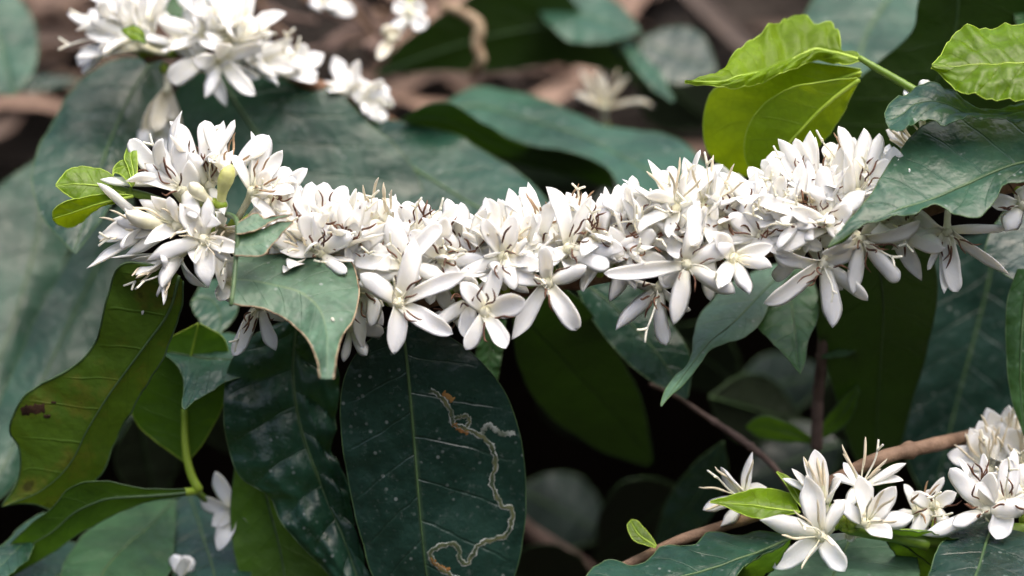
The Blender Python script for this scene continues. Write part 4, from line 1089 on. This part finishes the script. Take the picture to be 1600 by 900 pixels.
leaf('young_leaf', [(1256, 798), (1240, 778), (1226, 755), (1213, 738)], None, [(1258, 796), (1252, 770), (1236, 748), (1214, 737)], 0, 0, -0.1, mat='leaf_young', parent=low, bulge=0.3, wave=0.3, rib=0.3, ribmat='midrib_young', n=26)
leaf('young_leaf', [(1024, 856), (1004, 850), (988, 842), (980, 822), (986, 813)], None, [(1026, 852), (1015, 835), (1005, 824), (996, 814), (986, 812)], 12, 0, -0.1, mat='leaf_young', parent=low, bulge=0.2, wave=0.2, rib=0.3, ribmat='midrib_young', n=26)
leaf('leaf', [(1232, 838), (1190, 829), (1150, 836), (1112, 827), (1082, 856), (1040, 850), (1002, 880), (955, 873), (918, 900), (880, 960)],
     [(1234, 842), (1170, 868), (1100, 888), (1020, 915), (950, 945), (882, 962)], [(1234, 844), (1215, 858), (1175, 872), (1150, 900), (1100, 960), (1000, 990), (890, 965)], -10, 0, -0.28, 0, 2,
     mat='leaf', parent=low, bulge=1.0, wave=1.4, rib=0.5, n=56, m=12, label='speckled teal leaf with a wavy edge')
leaf('leaf', [(1235, 842), (1205, 862), (1170, 880), (1145, 905)], None, [(1234, 850), (1215, 880), (1190, 905), (1150, 930)], -8, 0, 0.25, face='under', mat='leaf_mid', parent=low, rib=0, n=24, m=5,
     label='green underside fold below the speckled teal leaf')
leaf('leaf', [(1300, 842), (1255, 862), (1210, 885), (1190, 930), (1200, 990)], [(1330, 840), (1310, 880), (1290, 930), (1275, 1000)], [(1345, 836), (1385, 838), (1412, 848), (1434, 875), (1432, 915), (1390, 960), (1290, 1005)], -4, 0, -0.32, 1, 2,
     mat='leaf_torn', parent=low, bulge=0.8, wave=1.0, rib=0.4, n=44, m=10, label='smooth grey green leaf under the open white stars')
leaf('leaf', [(1380, 828), (1420, 828), (1475, 836), (1520, 846)], None, [(1380, 836), (1400, 870), (1420, 920), (1440, 960)], 6, 0, 0.3, face='under', mat='leaf_mid', parent=low, rib=0.4, n=28, m=6, label='green leaf underside below the green shoot')
leaf('leaf', [(1552, 800), (1530, 806), (1500, 822), (1472, 850), (1454, 885), (1450, 930), (1470, 1000)], [(1556, 806), (1540, 850), (1520, 910), (1480, 1005)], [(1560, 812), (1582, 815), (1612, 838), (1640, 890), (1620, 960), (1490, 1010)], -14, 0, -0.30, 1, 3,
     mat='leaf_dark', parent=low, bulge=1.2, wave=1.6, rib=0.5, n=44, m=10, label='dark blue green leaf with pale scratches')

# ------------------------------------------------------------------ flowering branch behind
up = thing('coffee_branch', P(700, 260, 140), 'blurred coffee branch with white flower clusters behind the hanging blue leaf', 'branch')
stem([(228, 92, 66), (262, 84, 64), (330, 85, 66), (420, 105, 74), (520, 146, 84), (580, 175, 96), (640, 215, 115), (700, 260, 140)], [1.6, 2, 2.2, 2.2, 2.2, 2.2], 'bark', up, n=80)
leaf('leaf', [(238, 92), (185, 92), (125, 128), (85, 185), (60, 232), (50, 285), (68, 340), (112, 392)], [(240, 94), (222, 118), (198, 158), (178, 205), (158, 262), (138, 330), (114, 395)],
     [(242, 92), (258, 100), (250, 155), (226, 212), (202, 262), (170, 325), (118, 396)], 68, 0.02, -0.16, 3, 3, mat='leaf', parent=up, bulge=1.2, wave=1.2, rib=0.6, label='hanging blue green leaf with a pale midrib')
leaf('leaf', [(300, 112), (272, 150), (268, 205), (295, 280), (350, 350), (440, 430), (500, 450)], [(340, 112), (368, 160), (408, 222), (440, 290), (470, 370), (502, 452)],
     [(380, 112), (460, 118), (520, 138), (565, 182), (622, 232), (657, 285), (655, 345), (600, 415), (506, 452)], 72, 0.0, -0.05, 2, 3, mat='leaf', parent=up, bulge=1.3, wave=1.2, rib=0.6, label='very broad blue green leaf behind the blossom')
leaf('leaf', [(240, -40), (246, 5), (256, 35), (278, 48)], None, [(400, -70), (360, -25), (320, 8), (282, 48)], 74, 0, -0.2, mat='leaf_mid', parent=up, rib=0.6, label='green leaf between the two blurred flower clusters')
leaf('young_leaf', [(228, 68), (215, 64), (200, 58), (190, 48)], None, [(228, 64), (222, 45), (205, 40), (190, 46)], 48, 0, -0.1, mat='leaf_young', parent=up, rib=0.2, n=20, m=5)
def fl(*a, **k):
    return flower(up, *a, **k)
U = dict(W=0.95)
fl(222, 72, 58, [(118, 90, 0.2, 1.3), (132, 52, 0.1, 1.2), (140, 30, 0, 1.1), (172, 5, 0, 1.2), (205, -5, 0, 1.3)], 'n', style=False, ax=(-0.8, -0.4, 0.4), **U)
fl(232, 60, 62, [(150, 78, 0.1, 1.2), (160, 45, 0.2, 1.2), (188, 22, 0.2, 1.2), (220, 0, 0, 1.2), (247, 12, 0, 1.1)], 'n', style=False, **U)
fl(320, 92, 58, [(352, 167, 0.2, 1.1), (406, 122, 0.1, 1.1), (268, 125, 0.5, 1.3), (300, 60, 0.2, 1.2), (262, 60, 0, 1.0)], 'n', style=False, **U)
fl(352, 62, 60, [(318, 10, 0.3, 1.3), (362, 0, 0.3, 1.3), (400, 30, 0.2, 1.3), (395, 85, 0.5, 1.3), (330, 60, 0.8, 1.3)], 'n', style=False, W=1.15)
fl(345, 75, 62, [(300, 20, 0.2, 1.2), (355, 2, 0.2, 1.3), (392, 20, 0, 1.2), (408, 62, 0.1, 1.2), (330, 30, 0.4, 1.2)], 'c', **U)
fl(375, 70, 66, [(350, 30, 0), (398, 40, 0, 1.2), (412, 95, 0.2, 1.2), (370, 100, 0.5)], 'c', **U)
for i, (x, y, d, ax) in enumerate([(195, 60, 66, (-0.8, -0.3, 0.5)), (205, 40, 68, (-0.4, -0.7, 0.5)), (232, 40, 66, (0, -0.9, 0.5)), (320, 55, 60, (-0.3, -0.4, 0.8)), (355, 50, 64, (0.3, -0.7, 0.6)),
                                   (375, 85, 66, (0.6, -0.3, 0.6)), (425, 105, 76, (0.2, -0.5, 0.7)), (460, 114, 78, (0.3, -0.4, 0.7)), (180, 70, 64, (-0.9, -0.1, 0.4)), (190, 45, 64, (-0.7, -0.6, 0.4)), (215, 55, 60, (-0.5, -0.5, 0.7)), (335, 45, 62, (0, -0.8, 0.5)), (370, 60, 60, (0.5, -0.5, 0.6)), (345, 95, 58, (0.2, 0.2, 0.9)), (290, 70, 64, (-0.4, -0.5, 0.6)), (395, 95, 68, (0.7, 0, 0.6)), (575, 155, 86, (0.3, 0.2, 0.8)), (545, 140, 86, (-0.3, -0.5, 0.7))]):
    auto_flower(up, x, y, d, ax, 'n', 15 if x < 400 else 10, 0.8, i * 13 + 5)
fl(262, 140, 64, [(222, 213, 0.1, 1.2), (283, 212, 0.1, 1.0), (248, 190, 0.6, 1.2), (270, 175, 0.4)], 'n', style=False, mat='petal_old', tube_to=P(255, 100, 64))
fl(246, 205, 66, [(216, 225, 0.2, 1.2), (280, 200, 0.1, 1.2), (262, 245, 0.2, 1.1)], 'n', style=False, mat='petal', tube_to=P(258, 160, 65))
fl(440, 112, 72, [(405, 78, 0.1), (428, 88, 0.2), (475, 92, 0.2, 1.3), (496, 126, 0.1, 1.0), (410, 108, 0.3)], 'n', style=False, **U)
fl(562, 150, 84, [(545, 110, 0, 1.0), (572, 125, 0.2, 1.0), (609, 138, 0.1, 1.3), (592, 186, 0.2, 1.2), (512, 128, 0)], 'n', style=False, **U)
fl(500, 0, 110, [(485, -20, 0), (490, 14, 0.3), (530, 10, 0.2), (555, 22, 0.2), (520, -15, 0.2)], 'n', style=False, tube_to=P(520, -30, 110))
fl(640, 20, 96, [(605, 60, 0.2, 1.1), (662, 5, 0, 1.2), (658, 40, 0.3, 1.2), (615, 5, 0)], 'n', style=False, tube_to=P(640, -10, 104))
fl(612, 60, 94, [(595, 85, 0.3, 1.0), (625, 45, 0.2), (600, 40, 0.2)], 'n', style=False, mat='petal_old', tube_to=P(630, 30, 104))
fl(944, 168, 150, [(905, 108, 0, 0.5), (896, 145, 0.1, 0.8), (1022, 160, 0, 0.7), (985, 118, 0, 0.5), (940, 115, -0.2, 0.6)], 'c', mat='petal_old', tube_to=P(948, 205, 156))
fl(1146, 290, 24, [(1108, 262, 0, 1.0), (1165, 280, 0), (1150, 320, 0)], 'n', style=False, tube_to=P(1160, 330, 22))

# small flower low down, and a far one
sp = thing('flower_spray', P(385, 800, 34), 'small white flower half hidden by the scalloped dark leaf', 'flower')
stem([(306, 768, 36), (335, 790, 42), (372, 806, 44), (430, 830, 46)], [1.0, 1.0, 1.0], 'green_stem', sp, n=20)
flower(sp, 366, 800, 40, [(335, 737, 0.1, 1.1), (312, 775, 0.2, 1.1), (330, 822, 0.2, 1.1), (345, 850, 0.3, 1.1), (395, 840, 0.0, 1.0)], 'n', style=False)
leaf_st = spline([P(288, 640, 33), P(290, 700, 33), P(298, 740, 33), (P(311, 766, 33))], 16)
v, f = tube(leaf_st, np.linspace(0.9, 1.3, 16) * MM, 8)
make('petiole', v, f, [MAT['midrib_young']], sp)
v, f = tube(spline([P(288, 769, 31), P(300, 768, 33), P(312, 766, 34)], 8), 1.2 * MM, 8)
make('petiole', v, f, [MAT['midrib_young']], sp)
sp2 = thing('flower_spray', P(285, 930, 40), 'white petals peeping over the lowest dark grey green leaf', 'flower')
stem([(280, 960, 44), (285, 930, 40), (284, 905, 38)], [0.8, 0.8, 0.8], 'green_stem', sp2, n=12)
flower(sp2, 284, 905, 37, [(272, 866, 0, 1.1), (296, 868, 0, 1.1), (284, 880, 0.6, 1.2)], 'n', style=False)

# ------------------------------------------------------------------ young leafy shoot
yo = thing('young_shoot', P(1490, 180, 8), 'young shoot with yellow green glossy leaves on a green stalk', 'shoot')
stem([(1343, 90, 10), (1362, 102, 9), (1400, 124, 9), (1435, 145, 8), (1490, 180, 8)], [0.8, 1.1, 1.2, 1.3, 1.3], 'green_stem', yo, n=30)
leaf('young_leaf', [(1345, 92), (1338, 78), (1318, 82), (1306, 50), (1296, 33), (1275, 36), (1238, 17), (1212, 40), (1180, 62), (1158, 76), (1132, 100), (1095, 126), (1070, 127)],
     [(1345, 94), (1305, 82), (1272, 78), (1230, 92), (1180, 112), (1130, 126), (1070, 128)], [(1345, 96), (1318, 102), (1280, 92), (1245, 106), (1205, 122), (1160, 136), (1120, 137), (1070, 129)], 14, 0.02, -0.22, 1, 3,
     mat='leaf_young', parent=yo, bulge=4.0, wave=3.0, rib=0.6, ribmat='midrib_young', n=64, m=14, crinkle=0.4, label='puckered yellow green leaf with a fine pointed tip')
leaf('young_leaf', [(1345, 108), (1300, 102), (1245, 98), (1180, 118), (1120, 138), (1103, 165), (1099, 205), (1108, 240), (1138, 266), (1185, 282)], [(1345, 112), (1265, 140), (1200, 180), (1165, 225), (1185, 284)],
     [(1345, 118), (1290, 160), (1250, 210), (1220, 260), (1190, 286)], 28, 0.0, 0.10, 2, 2, face='under', mat='leaf_young', parent=yo, bulge=0.8, wave=1.0, rib=0.5, ribmat='midrib_young', label='round yellow green leaf lit from above')
leaf('young_leaf', [(1340, 122), (1285, 128), (1235, 137), (1192, 165), (1168, 200), (1164, 245), (1186, 292)], [(1342, 124), (1300, 155), (1262, 190), (1225, 232), (1188, 295)],
     [(1342, 128), (1318, 175), (1290, 218), (1250, 262), (1190, 298)], 20, 0.0, 0.10, 2, 2, face='under', mat='leaf_young', parent=yo, bulge=0.8, wave=0.8, rib=0.7, ribmat='midrib_young', label='yellow green leaf with a pale midrib, overlapping the round one')
leaf('coffee_leaf', [(1700, 40), (1650, 36), (1605, 38), (1560, 40), (1520, 45), (1497, 50), (1475, 75), (1456, 102)], [(1700, 90), (1640, 95), (1580, 98), (1520, 100), (1456, 104)],
     [(1700, 150), (1650, 158), (1605, 156), (1560, 154), (1510, 149), (1485, 132), (1466, 114), (1456, 106)], -8, 0.0, -0.18, 2, 4, mat='leaf_young', bulge=2.0, wave=2.2, rib=0.3, ribmat='midrib_young', nvein=7, n=60, m=14, crinkle=0.5,
     label='glossy bright green puckered leaf above the blunt wavy grey leaf', group='young leaves')

# ------------------------------------------------------------------ bare twigs and the dry tendril
tw = thing('dead_twig', P(1230, 750, 44), 'thin knotted brown twig crossing the dark gap to the lower branch', 'twig')
stem([(1015, 600, 56), (1060, 622, 52), (1110, 655, 48), (1165, 692, 45), (1205, 725, 43), (1240, 770, 40)], [0.5, 0.6, 0.8, 1.1, 0.9, 0.9], 'bark_dead', tw, knots=[0.05, 0.42, 0.66], n=60)
tw = thing('green_twig', P(1275, 700, 60), 'upright olive twig with a side shoot under the drooping flowers', 'twig')
stem([(1288, 505, 46), (1284, 560, 50), (1278, 620, 56), (1276, 700, 60)], [1.6, 1.6, 1.7, 1.8], 'bark_dead', tw, knots=[0.25], n=40)
leaf('leaf', [(1284, 556), (1310, 546), (1352, 536)], None, [(1284, 560), (1318, 556), (1353, 540)], 48, 0, -0.1, mat='leaf_mid', parent=tw, rib=0.2, n=16, m=4)
leaf('leaf', [(1340, 600), (1300, 640), (1270, 690)], None, [(1344, 610), (1325, 660), (1272, 692)], 60, 0, 0.1, face='under', mat='leaf_mid', parent=tw, rib=0.2, n=16, m=4)
leaf('leaf', [(1278, 690), (1230, 660), (1190, 650), (1165, 665)], None, [(1276, 694), (1225, 690), (1190, 685), (1166, 670)], 62, 0, 0.1, face='under', mat='leaf_mid', parent=tw, rib=0.2, n=16, m=4)
td = thing('dry_tendril', P(700, 20, 150), 'pale dry curling tendril hanging before the large dark green underside', 'tendril')
stem([(690, 10, 150), (720, 18, 148), (748, 40, 146), (745, 70, 146), (752, 95, 146), (735, 118, 150)], [1.6, 1.7, 2.0, 1.8, 1.7, 1.2], 'dry_edge', td, n=40)
lt = thing('fallen_stick', P(860, 860, 190), 'brown stick lying in the shade under the branch', 'stick')
stem([(790, 800, 140), (840, 840, 150), (900, 880, 160), (960, 930, 170)], [2.5, 3, 3, 3], 'bark_dead', lt, n=30)
